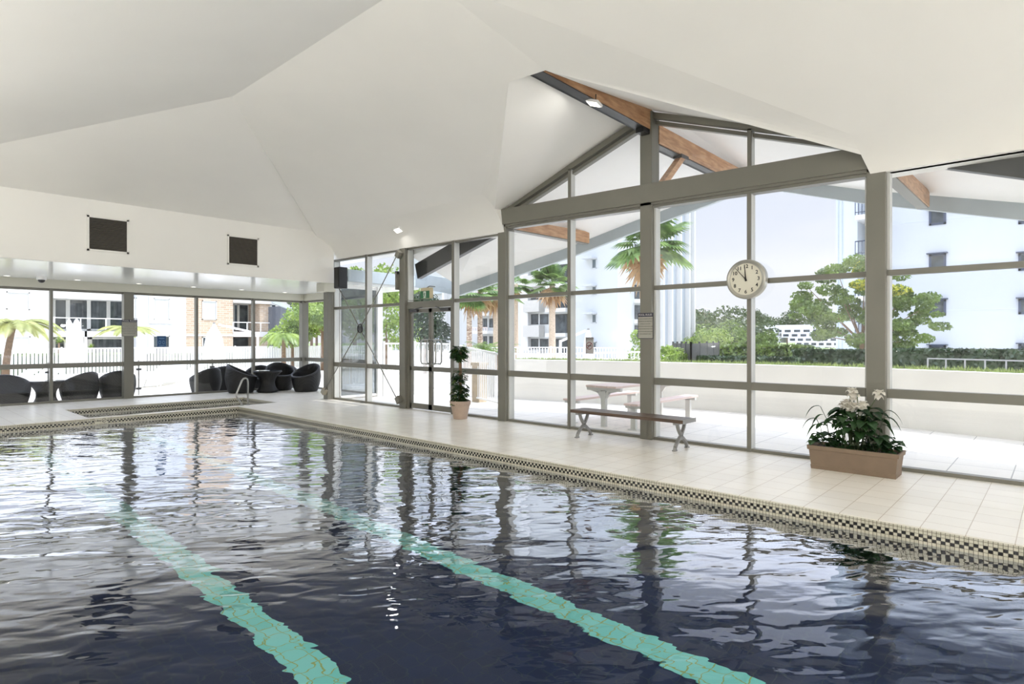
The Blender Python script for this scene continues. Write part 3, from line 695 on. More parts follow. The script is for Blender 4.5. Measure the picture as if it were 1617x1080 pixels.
slab([Pk0, Pk, Rf[0], Rw[0]]); slab([Rw[0], Rf[0], Rf[1], Rw[1]]); slab([Rw[1], Rf[1], Rf[2], Rw[2]])
slab([(8.8, 11.3, 3.76), (9.5, 11.3, 3.76), (9.5, 15.6, 3.76), (8.8, 15.6, 3.76)])
slab([(8.8, -1.4, 3.45), (11.0, -1.4, 2.98), (13, -7.5, 5.0), (8.8, -7.5, 5.2)])
sf.build('soffit', mat('white_canopy_soffit', (248, 248, 246), rough=.6, var=.01), cp)
fs = MB()
def fascia(p, q, h=.40): fs.prism([p, q, Vector(q)-Vector((0, 0, h)), Vector(p)-Vector((0, 0, h))], (.10, .0, 0))
chain = [(10.6, 13.4, 3.30), Lf[2], Lf[1], Lf[0], Pk, Rf[0], Rf[1], Rf[2], (13, -7.5, 5.0)]
for p, q in zip(chain, chain[1:]): fascia(Vector(p)+Vector((0, 0, .15)), Vector(q)+Vector((0, 0, .15)))
fs.build('fascia', M['fascia'], cp)
for k_, (p, q, lab) in enumerate((((8.90, 11.15, 3.18), (8.90, 8.0, 4.06), 'dark raking steel rafter outside the glass above the exit door'), ((8.90, 1.75, 4.10), (8.90, -1.4, 2.98), 'dark raking steel rafter outside the glass at upper right'))):
    r_ = MB().beam(p, q, .12, .36).build('steel_rafter', M['dark'], loc=((8.9, (p[1]+q[1])/2, 3.3)))
    tag(r_, lab, 'beam')
tag(MB().prism([(8.85, 14.02, 3.14), (11.4, 14.02, 3.14), (11.4, 14.02, 3.46), (8.85, 14.02, 3.46)], (0, .09, 0)).build('trim_3', M['fascia'], loc=(10, 14.05, 3.1)), kind=STR)

# ---- unseen fill lamps added on the hall walls; the two slope lamps are real
def flood(loc, face, w, label=None):
    f = empty('flood_or_fill_light', loc, kind=STR) if label is None else empty('flood_or_fill_light', loc, label, 'lamp')
    p = Vector(loc); d = Vector(face).normalized()
    MB().beam(p-d*.03, p+d*.03, .26, .16).build('lamp_housing', M['whitem'], f)
    MB().beam(p+d*.03, p+d*.036, .22, .12).build('lamp_lens', M['lamp'], f)
    L_ = bpy.data.lights.new('flood', 'AREA'); L_.shape = 'RECTANGLE'; L_.size = .24; L_.size_y = .14; L_.energy = w; L_.color = (1, .98, .95)
    lo = bpy.data.objects.new('flood_or_fill_lamp', L_); COL.objects.link(lo); lo.parent = f; lo.location = d*.05
    lo.rotation_euler = d.to_track_quat('-Z', 'Y').to_euler()
for y in (-1, -3.5, -6): flood((-2.15, y, 2.6), (1, .7, .6), FILL_POWER*1.1)
for y, w_ in ((12.2, .8), (8.6, 2.3), (5.0, 2.4), (1.4, 2.2)): flood((-2.0, y, 1.3), (0, 0, 1), FILL_POWER*w_)
for y in (-4.64, -7.2): flood((8.42, y, 2.4), (-1, 1.3, .35), FILL_POWER*1.0)
for x in (.8, 4.0, 7.2): flood((x, -7.9, 3.0), (0, 1, .3), FILL_POWER*1.2)

# ---- terraces outside
g = MB(); g.box(8.70, 60, -40, 14.4, -.25, -.04).box(10.16, 60, 14.4, 19, -.25, -.04)
tag(g.build('terrace_paving', M['pave'], loc=(12, 5, -.04)), kind=STR)
g = MB(); g.box(-60, 90, 18.66, 75, -.35, -.12)
tag(g.build('terrace_slabs', M['pavey'], loc=(5, 25, -.12)), kind=STR)
tag(MB().box(60, 320, -150, 260, -.5, -.3).box(-60, 60, 75, 260, -.5, -.3).build('far_ground', M['lawn'], loc=(100, 50, -.3)), kind=STR)

# ---- raised planting strip behind the low curved white wall
arc = [(9.6, 17.5), (11.05, 14.6), (11.75, 12.6), (12.02, 11.5), (12.3, 10.4), (12.75, 8.8), (13.1, 7.1), (13.28, 5.3), (13.28, 3.6), (13.0, 2.0), (12.62, .4), (12.1, -1.4), (11.4, -3.2), (10.4, -5.4)]
arcr = [p for p in arc if p[1] < 11.8]
def offs(pts, d):
    R_ = []
    for k, p in enumerate(pts):
        a = Vector(pts[max(k-1, 0)]); b = Vector(pts[min(k+1, len(pts)-1)]); t = (b-a).normalized(); n = Vector((-t.y, t.x))
        R_.append((p[0]+n.x*d, p[1]+n.y*d))
    return R_
inner = arcr; outer = offs(arcr, .22); far = offs(arcr, 1.9)
lw = MB()
for k in range(len(inner)-1):
    lw.prism([(inner[k][0], inner[k][1], -.04), (inner[k+1][0], inner[k+1][1], -.04), (outer[k+1][0], outer[k+1][1], -.04), (outer[k][0], outer[k][1], -.04)], (0, 0, 1.08))
o = lw.build('low_wall', mat('off_white_render', (232, 230, 224), rough=.75, var=.04, scale=1.2), loc=(13, 4, -.04))
tag(o, 'low curved off-white rendered wall along the paved terrace', 'wall')
sb_ = MB()
for k in range(len(inner)-1):
    sb_.prism([(outer[k][0], outer[k][1], .0), (outer[k+1][0], outer[k+1][1], .0), (far[k+1][0], far[k+1][1], .0), (far[k][0], far[k][1], .0)], (0, 0, 1.0))
tag(sb_.build('garden_bed', M['soil'], loc=(14, 4, 0)), kind=STR)

# ================================================================== FOLIAGE HELPERS
def leaf_cloud(centers, n, size, spread=1.0, flat=.0, asp=.55, seed=0):
    """n small pointed leaves scattered round blob centres [(x,y,z,rx,ry,rz)]"""
    r = np.random.default_rng(seed+11); C_ = np.array([c[:3] for c in centers]); R_ = np.array([c[3:] for c in centers])
    vol = R_.prod(1)**(2/3); idx = r.choice(len(C_), n, p=vol/vol.sum())
    d = r.normal(size=(n, 3)); d /= np.linalg.norm(d, axis=1)[:, None]
    rad = r.uniform(.35, 1.0, n)**.5*spread
    P = C_[idx]+d*R_[idx]*rad[:, None]
    a = r.normal(size=(n, 3)); a[:, 2] *= (1-flat); a /= np.linalg.norm(a, axis=1)[:, None]
    b = np.cross(a, r.normal(size=(n, 3))); b /= np.linalg.norm(b, axis=1)[:, None]
    s = size*r.uniform(.6, 1.3, n)[:, None]
    v = np.stack([P-a*s, P+b*s*asp, P+a*s, P-b*s*asp], 1).reshape(-1, 3)
    m = MB(); m.v = [tuple(x) for x in v.tolist()]; m.f = [(4*k, 4*k+1, 4*k+2, 4*k+3) for k in range(n)]
    return m
def frond(m, p, az, L_, droop, w=.12, n=7, nl=14, lift=.5):
    """a feather frond: rib and paired leaflets"""
    pts = []
    for k in range(n+1):
        t = k/n; h = L_*t
        pts.append(Vector((p[0]+math.cos(az)*h*(1-.15*t), p[1]+math.sin(az)*h*(1-.15*t), p[2]+lift*L_*t-droop*L_*t*t)))
    side = Vector((-math.sin(az), math.cos(az), 0))
    for k in range(nl):
        t = (k+.6)/nl; i = min(int(t*n), n-1); f = t*n-i; q = pts[i].lerp(pts[i+1], f); d = (pts[i+1]-pts[i]).normalized()
        ww = w*L_*math.sin(PI*min(1, .15+t*.85))**.7
        for sg in (-1, 1):
            tip = q+side*sg*ww+d*ww*.5-Vector((0, 0, ww*.35))
            m.poly([q-d*L_*.018, tip, q+d*L_*.018])
    for k in range(n): m.poly([pts[k]-side*.012*L_, pts[k+1]-side*.006*L_, pts[k+1]+side*.006*L_, pts[k]+side*.012*L_])
    return m
def fan(m, p, az, el, R_, n=16, stem=.6):
    """fan palm leaf: stem and radiating pleats"""
    d = Vector((math.cos(az)*math.cos(el), math.sin(az)*math.cos(el), math.sin(el))); s = Vector((-math.sin(az), math.cos(az), 0)); u = s.cross(d)
    q = Vector(p)+d*stem*R_
    m.poly([Vector(p)-s*.02*R_, q-s*.02*R_, q+s*.02*R_, Vector(p)+s*.02*R_])
    for k in range(n):
        a = (k/(n-1)-.5)*2*2.0; rr = R_*(1-.25*abs(a)/2)
        t = d*math.cos(a)+s*math.sin(a); tip = q+t*rr-Vector((0, 0, .28*rr)); w_ = t.cross(u)*rr*.10
        mid = q+t*rr*.55-Vector((0, 0, .04*rr)); m.poly([q, mid-w_, tip, mid+w_])
def trunk_mb(p, h, r0, r1, bend=(0, 0), n=8, seg=7):
    return MB().tube([(p[0]+bend[0]*(k/seg)**2, p[1]+bend[1]*(k/seg)**2, p[2]+h*k/seg) for k in range(seg+1)], [r0+(r1-r0)*k/seg for k in range(seg+1)], n)
def fan_palm(base, h, R_, label, nfr=26, tm='ptrunk', dead=14, seed=1, r=.17, name='fan_palm', group=None):
    rr = random.Random(seed); o = empty(name, base, label, 'palm', group)
    trunk_mb(base, h, r*1.15, r*.85).build('trunk', M[tm], o, smooth=True)
    top = (base[0], base[1], base[2]+h); m = MB()
    for k in range(nfr): fan(m, top, rr.uniform(0, 2*PI), rr.uniform(-.6, 1.4), R_*.46*rr.uniform(.75, 1.2), n=20, stem=.9)
    m.build('crown', M['palm'], o)
    if dead:
        m = MB()
        for k in range(dead): fan(m, top, rr.uniform(0, 2*PI), rr.uniform(-1.45, -.75), R_*.42*rr.uniform(.8, 1.2), n=9, stem=.8)
        m.build('dead_skirt', M['dead'], o)
    return o
def blob_tree(base, blobs, n, size, label, lm='leafg', name='tree', seed=0, th=None, tr=.12, branches=True, group=None, extra=None):
    o = empty(name, base, label, 'tree', group)
    zc = min(b[2]-b[5]*.3 for b in blobs); hh = (zc-base[2]) if th is None else th
    m = trunk_mb(base, max(hh, .4), tr, tr*.7)
    if branches:
        top = Vector((base[0], base[1], base[2]+max(hh, .4)*.8))
        for b in (blobs if len(blobs) < 14 else blobs[::6]): m.tube([top, top.lerp(Vector(b[:3]), .5)+Vector((0, 0, -.1*b[5])), b[:3]], [tr*.4, tr*.2, tr*.08], 5)
    m.build('trunk', M['trunk'], o, smooth=True)
    leaf_cloud(blobs, n, size, seed=seed).build('crown', M[lm], o)
    if extra: leaf_cloud(extra[0], extra[1], size, seed=seed+5).build('crown_flowers', M[extra[2]], o)
    return o

# ================================================================== POOLSIDE THINGS
# ---- bench
bn = empty('bench', (8.06, 4.93, 0), 'dark timber slatted bench on grey curved legs beside the glass wall', 'bench')
for k in range(3):
    x = 7.87+k*.14
    MB().box(x, x+.125, 3.95, 5.93, .40, .45).build('seat_slat', M['bwood'], bn, bevel=.008)
for y in (4.08, 5.80):
    m = MB()
    for sg in (-1, 1):
        pts = []
        for k in range(9):
            t = k/8; z = .40*(1-t); xx = 8.075+sg*(.115*math.cos(t*PI)) if t < .5 else 8.075-sg*(.19*math.sin((t-.5)*PI)**1.0)
            pts.append((xx, y, z+.0))
        for a_, b_ in zip(pts, pts[1:]): m.beam(a_, b_, .045, .03, (1, 0, 0))
    m.obox((8.075, y, .385), (.40, .05, .03)).obox((8.075, y, .20), (.06, .04, .10))
    for sg in (-1, 1): m.obox((8.075+sg*.19, y, .008), (.07, .05, .016))
    m.build('leg_frame', M['castal'], bn)
MB().box(7.87, 8.28, 3.945, 3.95, .395, .455).build('end_plate', M['castal'], bn)

# ---- trough planter
tp = empty('trough_planter', (8.15, 1.85, 0), 'long terracotta-coloured trough planter with white flowering plant on the deck', 'planter')
def trough(z, gx, gy, x0=7.99, x1=8.32, y0=1.40, y1=2.30): return [(x0-gx, y0-gy, z), (x1+gx, y0-gy, z), (x1+gx, y1+gy, z), (x0-gx, y1+gy, z)]
m = MB()
secs = [(0, 0, 0), (.05, .004, .006), (.052, .0, .0), (.235, .014, .02), (.24, .03, .035), (.285, .034, .04), (.29, .03, .036)]
rings = [trough(z, gx, gy) for z, gx, gy in secs]+[trough(.29, .012, .018), trough(.25, .0, .0)]
i0 = 0
for r_ in rings: m.v += r_
for k in range(len(rings)-1):
    for j in range(4): a = k*4+j; b_ = k*4+(j+1) % 4; m.f.append((a, b_, b_+4, a+4))
m.f.append((3, 2, 1, 0))
m.build('trough', M['terra'], tp, bevel=.006)
MB().box(8.0, 8.31, 1.41, 2.29, .2, .255).build('soil', M['soil'], tp)
def leafblade(m, p, az, L_, w, arch=.6, droop=.9, n=6):
    s = Vector((-math.sin(az), math.cos(az), 0)); pr_ = []
    for k in range(n+1):
        t = k/n; hx = L_*(t-.12*t*t); z = L_*(arch*t-droop*t*t*.9)
        q = Vector((p[0]+math.cos(az)*hx, p[1]+math.sin(az)*hx, p[2]+z)); ww = w*math.sin(PI*min(1, .04+t*.96))**.8
        pr_.append((q-s*ww+Vector((0, 0, ww*.3)), q, q+s*ww+Vector((0, 0, ww*.3))))
    for k in range(n):
        m.poly([pr_[k][0], pr_[k+1][0], pr_[k+1][1], pr_[k][1]]); m.poly([pr_[k][1], pr_[k+1][1], pr_[k+1][2], pr_[k][2]])
rr = random.Random(5); m = MB(); m2 = MB(); st = MB()
cy_, cx2 = 1.83, 8.14
for k in range(84):
    y = cy_+rr.gauss(0, .10); x = cx2+rr.uniform(-.07, .07); h = rr.uniform(.18, .50)*(1-abs(y-cy_)*.8)
    az = rr.uniform(0, 2*PI); ro = (x+rr.uniform(-.03, .03), y, .26); tp_ = (x+math.cos(az)*.07, y+math.sin(az)*.07, .26+h)
    st.tube([ro, ((ro[0]+tp_[0])/2, (ro[1]+tp_[1])/2, .26+h*.6), tp_], .004, 5)
    leafblade(m if k % 5 else m2, tp_, az, rr.uniform(.17, .26), rr.uniform(.045, .07))
for k in range(110):
    y = rr.choice([rr.uniform(2.0, 2.27), rr.uniform(1.44, 2.27), rr.uniform(1.44, 1.7)]); az = rr.uniform(0, 2*PI)
    leafblade(m if k % 3 else m2, (8.15+rr.uniform(-.1, .1), y, .27+rr.uniform(.0, .16)), az, rr.uniform(.11, .18), rr.uniform(.04, .06), .5, .7)
for (y, h, az, dy) in ((2.12, .50, PI*.5, .18), (1.60, .42, -PI*.5, -.1), (1.66, .50, -PI*.4, -.22), (2.2, .34, PI*.5, .12)):
    st.tube([(8.13, y, .26), (8.12, y+dy*.2, .26+h*.7), (8.12, y+dy*.6, .26+h)], .004, 5)
    leafblade(m, (8.12, y+dy*.6, .26+h), az, .2, .035, .3, 1.2); leafblade(m2, (8.12, y+dy*.4, .26+h*.8), az+.6, .16, .035, .1, 1.2)
st.build('stems', M['leafo'], tp); m.build('leaves', M['leafd'], tp); m2.build('variegated_leaves', M['leafv'], tp)
for (y, z, x) in ((1.86, .92, 8.14), (1.93, .83, 8.12), (1.83, .80, 8.08), (1.76, .82, 8.12), (1.90, .77, 8.10), (1.79, .76, 8.15), (1.97, .80, 8.16), (1.60, .96, 8.16), (1.88, .97, 8.13)):
    fl_ = MB(); fl_.ball((x, y, z), .012, 6, 4, (1, 1, 2))
    for k in range(5):
        leafblade(fl_, (x, y, z), k*2*PI/5+rr.random(), .085, .045, .5, .9, 3)
        leafblade(fl_, (x, y, z), k*2*PI/5+rr.random()+.6, .06, .04, 1.4, 1.0, 3); leafblade(fl_, (x, y, z-.02), k*2*PI/5+rr.random(), .06, .035, -.3, .8, 3)
    fl_.build('white_flower', M['petal'], tp)
st2 = MB()
for y in (1.84, 1.88, 1.80): st2.tube([(8.13, y, .26), (8.13, y, .6), (8.12, y+.02, .95)], .005, 5)
st2.tube([(8.13, 1.78, .5), (8.15, 1.68, .8), (8.16, 1.60, .95)], .004, 5)
st2.build('flower_stems', M['leafg'], tp)

# ---- climbing plant in a round pot by the exit door
pp = empty('potted_climber', (8.20, 8.93, 0), 'round terracotta pot with tall climbing plant on a totem beside the door', 'plant')
MB().lathe([(.135, 0), (.14, .01), (.175, .20), (.195, .28), (.205, .285), (.215, .36), (.205, .362), (.195, .33), (.19, .3)], (8.20, 8.93, 0), 28).build('pot', M['terrap'], pp, smooth='auto')
MB().lathe([(.001, .31), (.19, .312), (.19, .32), (.001, .322)], (8.20, 8.93, 0), 20).build('soil', M['soil'], pp)
trunk_mb((8.20, 8.93, .31), 1.05, .035, .03).build('totem_pole', M['trunk'], pp, smooth=True)
m = MB(); m2 = MB(); rr = random.Random(3)
def lobed(m, p, az, L_, tilt):
    """cut leaf with lobes, like a split-leaf climber"""
    d = Vector((math.cos(az), math.sin(az), tilt)).normalized(); s = Vector((-math.sin(az), math.cos(az), 0)); q = Vector(p)
    for k in range(7):
        a = (k-3)*.55; t = (d*math.cos(a)+s*math.sin(a)-Vector((0, 0, .25)))*L_*(.62+.38*math.cos(a*.6)); w_ = t.cross(Vector((0, 0, 1))).normalized()*L_*.13
        m.poly([q, q+t*.6-w_, q+t, q+t*.6+w_])
for k in range(420):
    t = rr.random(); band = rr.choice([(.30, .62, .19, .0), (.30, .62, .20, .0), (.45, .85, .17, .02), (.62, 1.0, .16, .04), (1.16, 1.40, .13, .03), (1.25, 1.46, .17, 0)])
    z = rr.uniform(band[0], band[1]); R_ = band[2]*rr.uniform(.3, 1.0); az = rr.uniform(0, 2*PI)
    p = (8.20+math.cos(az)*R_*.9, 8.93+math.sin(az)*R_*.9+.02, z); lobed(m if k % 6 else m2, p, az+rr.uniform(-.5, .5), rr.uniform(.075, .12), rr.uniform(-1.3, .9))
m.build('leaves', M['leafd'], pp); m2.build('young_leaves', M['leafg'], pp)

# ---- wall clock on the mullion
ck = empty('wall_clock', (8.50, 3.28, 2.44), 'round silver-cased clock with black numerals on the window mullion', 'clock')
cc = Vector((8.44, 3.28, 2.44)); Rk = .275
def diskX(prof, n=48):   # lathe about the X axis, profile (r, x)
    m = MB()
    for r_, x in prof:
        for j in range(n): m.v.append((x, cc.y+r_*math.cos(2*PI*j/n), cc.z+r_*math.sin(2*PI*j/n)))
    for k in range(len(prof)-1):
        for j in range(n): a = k*n+j; b_ = k*n+(j+1) % n; m.f.append((a, b_, b_+n, a+n))
    m.f.append(tuple(range(n))); return m
mm = diskX([(.24, 8.535), (Rk, 8.53), (Rk+.005, 8.47), (Rk, 8.43), (Rk-.02, 8.415), (Rk-.05, 8.425), (.222, 8.435)])
mm.build('case', M['silver'], ck, smooth='auto')
diskX([(.225, 8.438), (.225, 8.434), (.001, 8.434)]).build('dial', M['face'], ck)
for h in range(1, 13):
    a = h*PI/6; nm = (text_mb(str(h), .072, frameX((8.432, cc.y-.178*math.sin(a), cc.z+.178*math.cos(a))), .002, bold=True)); nm.build('numeral', M['ink'], ck)
def hand(a, L_, w, x):
    d = Vector((0, -math.sin(a), math.cos(a))); s = Vector((0, d.z, -d.y)); b_ = Vector((x, cc.y, cc.z))
    return MB().prism([b_-d*.03-s*w, b_+d*L_-s*w*.45, b_+d*L_+s*w*.45, b_-d*.03+s*w], (-.002, 0, 0))
hand(math.radians(-4.5), .19, .010, 8.428).build('hour_hand', M['ink'], ck)
hand(math.radians(-41.5), .215, .006, 8.424).build('minute_hand', M['ink'], ck)
MB().ball((8.424, cc.y, cc.z), .013, 10, 6).build('hub_cap', M['ink'], ck)

# ---- pool rule notices
RULES = ['NO DIVING OR RUNNING PERMITTED', 'CHILDREN MUST BE SUPERVISED BY', 'AN ADULT AT ALL TIMES', 'NO GLASS OR FOOD IN POOL AREA', 'SHOWER BEFORE ENTERING POOL', 'NO PETS ALLOWED IN POOL AREA', 'POOL HOURS 6AM TO 10PM']
def rules(c, fr, w, h, label):
    s = empty('notice_board', c, label, 'sign')
    X = lambda u, v, k: (fr(c) @ Vector((u, v, k)))
    def plate(u0, u1, v0, v1, k0, k1):
        m = MB(); P = [(u0, v0), (u1, v0), (u1, v1), (u0, v1)]
        m.hexa([X(u, v, k0) for u, v in P]+[X(u, v, k1) for u, v in P]); return m
    plate(-w/2, w/2, -h/2, h/2, 0, .004).build('board', M['navy'], s)
    plate(-w/2+.008, w/2-.008, -h/2+.008, h/2-h*.15, .004, .006).build('text_panel', M['paper'], s)
    T = lambda v: fr(tuple(X(0, v, .007)))
    text_mb('POOL RULES', w*.155, T(h/2-h*.075), bold=True).build('title', M['lpaper'], s)
    for k, r_ in enumerate(RULES): text_mb(r_, w*.058, T(h*.27-k*h*.098), .001).build('rule_line', M['ink'], s)
rules((8.492, 4.90, 1.81), frameX, .275, .41, 'POOL RULES notice on the column behind the bench')
sx = onY(203, 518, 18.46)
rules((4.94, 18.46, sx[2]), frameY, .37, .45, 'POOL RULES notice on the far annex column by the tub chairs')

# ---- no smoking notice on the glass
p = onX(931, 545.5, 8.60); ns = empty('no_smoking_notice', p, 'small grey no smoking notice stuck on the glass above the bench', 'sign')
MB().box(8.596, 8.60, p[1]-.085, p[1]+.085, p[2]-.145, p[2]+.145).build('notice_card', M['lpaper'], ns)
X0 = 8.5945
text_mb('THANK YOU FOR', .021, frameX((X0, p[1], p[2]+.125)), bold=True).join(text_mb('NOT SMOKING', .021, frameX((X0, p[1], p[2]+.10)))).build('lettering', M['ink'], ns)
m = MB(); cz_ = p[2]-.005
for k in range(28):
    a0, a1 = 2*PI*k/28, 2*PI*(k+1)/28
    m.poly([(X0, p[1]+r_*math.cos(a), cz_+r_*math.sin(a)) for r_, a in ((.066, a0), (.066, a1), (.055, a1), (.055, a0))])
m.beam((X0, p[1]+.043, cz_-.043), (X0, p[1]-.043, cz_+.043), .003, .012, (0, 1, 1))
m.build('prohibition_ring', M['red'], ns)
MB().box(X0-.001, X0, p[1]-.042, p[1]+.045, cz_-.007, cz_+.007).build('cigarette_symbol', M['ink'], ns)

# ---- blue notice on the far glass
p = onY(255, 538.5, 18.60); w_ = onY(262, 538, 18.6)[0]-onY(248, 538, 18.6)[0]
bs = empty('blue_notice', p, 'small blue square notice on the far annex glass', 'sign')
MB().box(p[0]-w_/2, p[0]+w_/2, 18.585, 18.60, p[2]-.16, p[2]+.14).build('notice_card', M['blue'], bs)
m = MB()
for dx in (-.05, .05):
    for k in range(12):
        a0, a1 = 2*PI*k/12, 2*PI*(k+1)/12
        m.poly([(p[0]+dx+r_*math.cos(a), 18.583, p[2]-.04+r_*1.5*math.sin(a)) for r_, a in ((.032, a0), (.032, a1), (.024, a1), (.024, a0))])
m.box(p[0]-.07, p[0]+.07, 18.582, 18.584, p[2]+.07, p[2]+.085).box(p[0]-.07, p[0]+.07, 18.582, 18.584, p[2]-.135, p[2]-.125)
m.build('symbols', mat('pale_blue_ink', (120, 160, 196), rough=.5), bs)

# ---- exit sign above the door
p = onX(674, 464, 8.35); ex = empty('exit_sign', (8.35, p[1], p[2]), 'green running-man exit sign box hanging above the glass door', 'sign')
hw = .155
MB().box(8.30, 8.40, p[1]-hw, p[1]+hw, p[2]-.10, p[2]+.13).build('sign_case', mat('cream_sign_case', (196, 184, 150), rough=.5), ex, bevel=.006)
MB().box(8.292, 8.30, p[1]-hw+.005, p[1]+hw-.005, p[2]-.10, p[2]+.06).build('green_panel', M['green'], ex)
m = MB(); z0 = p[2]-.02; y = p[1]
m.box(8.288, 8.292, y-.036, y+.04, z0-.07, z0+.07)
m.build('white_doorway', mat('lit_white_panel', (225, 235, 225), rough=.5), ex)
m = MB(); xx = 8.286
m.ball((xx, y+.0, z0+.048), .012, 8, 5, (.3, 1, 1)); m.beam((xx, y, z0+.035), (xx, y+.006, z0-.01), .003, .022, (0, 1, 0))
m.beam((xx, y+.004, z0-.01), (xx, y-.022, z0-.035), .003, .012, (0, 1, 0)).beam((xx, y-.022, z0-.035), (xx, y-.016, z0-.062), .003, .011, (0, 1, 0))
m.beam((xx, y+.006, z0-.01), (xx, y+.018, z0-.04), .003, .012, (0, 1, 0)).beam((xx, y+.018, z0-.04), (xx, y+.036, z0-.05), .003, .011, (0, 1, 0))
m.beam((xx, y, z0+.03), (xx, y-.024, z0+.012), .003, .010, (0, 1, 0)).beam((xx, y, z0+.03), (xx, y+.026, z0+.01), .003, .010, (0, 1, 0))
m.build('running_figure', M['green'], ex)
MB().tube([(8.35, p[1], p[2]+.13), (8.42, p[1], p[2]+.17), (8.58, p[1], p[2]+.17)], .012, 6).build('bracket', M['frame'], ex)
MB().tube([(8.52, 11.1, 2.5), (8.5, 10.9, 2.47), (8.45, p[1]+.3, 2.50), (8.36, p[1]+.12, p[2]-.09)], .006, 5).build('cable', M['frame'], ex)

# ---- handrail between spa and pool
hr = empty('grab_rail', (6.33, 14.5, 0), 'bent stainless steel grab rail at the pool and spa corner', 'handrail')
yy = 14.52
for dy in (0,):
    pts = [(6.24, yy, 0), (6.24, yy, .04), (6.12, yy, .22), (6.11, yy, .28), (6.14, yy, .36), (6.24, yy, .60), (6.28, yy, .645), (6.33, yy, .655), (6.37, yy, .63), (6.385, yy, .56), (6.385, yy, .0)]
    MB().tube(pts, .021, 10).build('rail', M['alu'], hr, smooth=True)
for x in (6.24, 6.385): MB().lathe([(.045, 0), (.045, .008), (.025, .014)], (x, yy, 0), 14).build('floor_flange', M['alu'], hr)

# ---- cross bracing rods
br = empty('cross_bracing', (8.47, 12.8, 1.85), 'steel cross-bracing rods with a central ring between two columns', 'bracing')
cX = 8.40
pts4 = dict(BL=(8.34, 14.38, .22), TR=(8.40, 11.28, 3.55), BR=(8.40, 11.28, .20), TL=(8.44, 14.03, 3.14)); hub = Vector((8.40, 12.80, 1.86))
for k_ in ('BL', 'TR', 'BR', 'TL'):
    v = Vector(pts4[k_]); d = (v-hub).normalized(); MB().tube([hub+d*.10, v], .012, 6).build('rod', M['frame'], br, smooth=True)
m = MB(); ring = [(8.40, 12.80+.10*math.cos(t*PI/12), 1.86+.10*math.sin(t*PI/12)) for t in range(25)]
m.tube(ring, .022, 8, caps=False); m.build('ring', M['dark'], br, smooth=True)
MB().box(8.39, 8.41, 12.74, 12.86, 1.80, 1.92).build('ring_plate', M['dark'], br)
for k_, v in pts4.items():
    ax_ = 8.44 if k_[1] == 'R' else v[0]
    if k_ == 'TL': continue
    m = MB().obox((ax_, v[1], v[2]), (.11, .13, .15)); M4_ = Matrix.Translation(Vector((8.44, v[1], v[2]))) @ Matrix.Rotation(.6 if k_ in ('BL', 'TR') else -.6, 4, 'X') @ Matrix.Translation(-Vector((8.44, v[1], v[2])))
    m.xf(M4_); m.build('anchor_block', mat('anchor_grey', (150, 144, 128), rough=.5) if k_ == 'BL' else M['frame'], br)

# ---- loudspeakers
p = onX(539, 439, 8.40); sp_ = empty('loudspeaker', p, 'black box loudspeaker on the glass wall near the annex', 'speaker')
MB().box(8.26, 8.50, p[1]-.13, p[1]+.12, p[2]-.27, p[2]+.27).build('cabinet', M['black'], sp_, bevel=.01)
MB().box(8.248, 8.262, p[1]-.11, p[1]+.10, p[2]-.25, p[2]+.25).build('front_grille', M['ink'], sp_)
MB().box(8.50, 8.56, p[1]-.04, p[1]+.04, p[2]-.05, p[2]+.05).build('wall_bracket', M['dark'], sp_)
s2 = empty('loudspeaker', (8.44, 11.42, 2.95), 'slim grey loudspeaker on the side of the door column', 'speaker')
MB().box(8.42, 8.52, 11.345, 11.40, 2.74, 3.14).build('cabinet', M['frame'], s2, bevel=.01)
MB().box(8.43, 8.50, 11.345, 11.42, 3.10, 3.17).build('wall_bracket', M['dark'], s2)

# ---- ceiling grilles
for (x0_, x1_, lab) in ((3.03, 3.74, 'square dark louvred air grille in white bulkhead, left one above the annex'), (5.70, 6.42, 'square dark louvred air grille in white bulkhead, right one nearer the glass wall')):
    gz0, gz1 = (3.33, 4.02) if x0_ < 4 else (3.30, 3.98)
    gg = empty('air_grille', ((x0_+x1_)/2, 14.03, (gz0+gz1)/2), lab, 'vent', 'air grilles on the bulkhead')
    m = MB(); e = .035; Y0_, Y1_ = 14.010, 14.028
    m.box(x0_, x1_, Y0_, Y1_, gz0, gz0+e).box(x0_, x1_, Y0_, Y1_, gz1-e, gz1).box(x0_, x0_+e, Y0_, Y1_, gz0, gz1).box(x1_-e, x1_, Y0_, Y1_, gz0, gz1)
    m.build('grille_frame', M['wall'], gg)
    MB().box(x0_+e, x1_-e, 14.022, 14.029, gz0+e, gz1-e).build('backing', M['ink'], gg)
    m = MB(); nlv = 22
    for k in range(nlv):
        z = gz0+e+(k+.5)*(gz1-gz0-2*e)/nlv; m.beam((x0_+e, 14.016, z), (x1_-e, 14.016, z), .013, .009, (0, .6, 1))
    m.build('louvre_blades', M['grille'], gg)

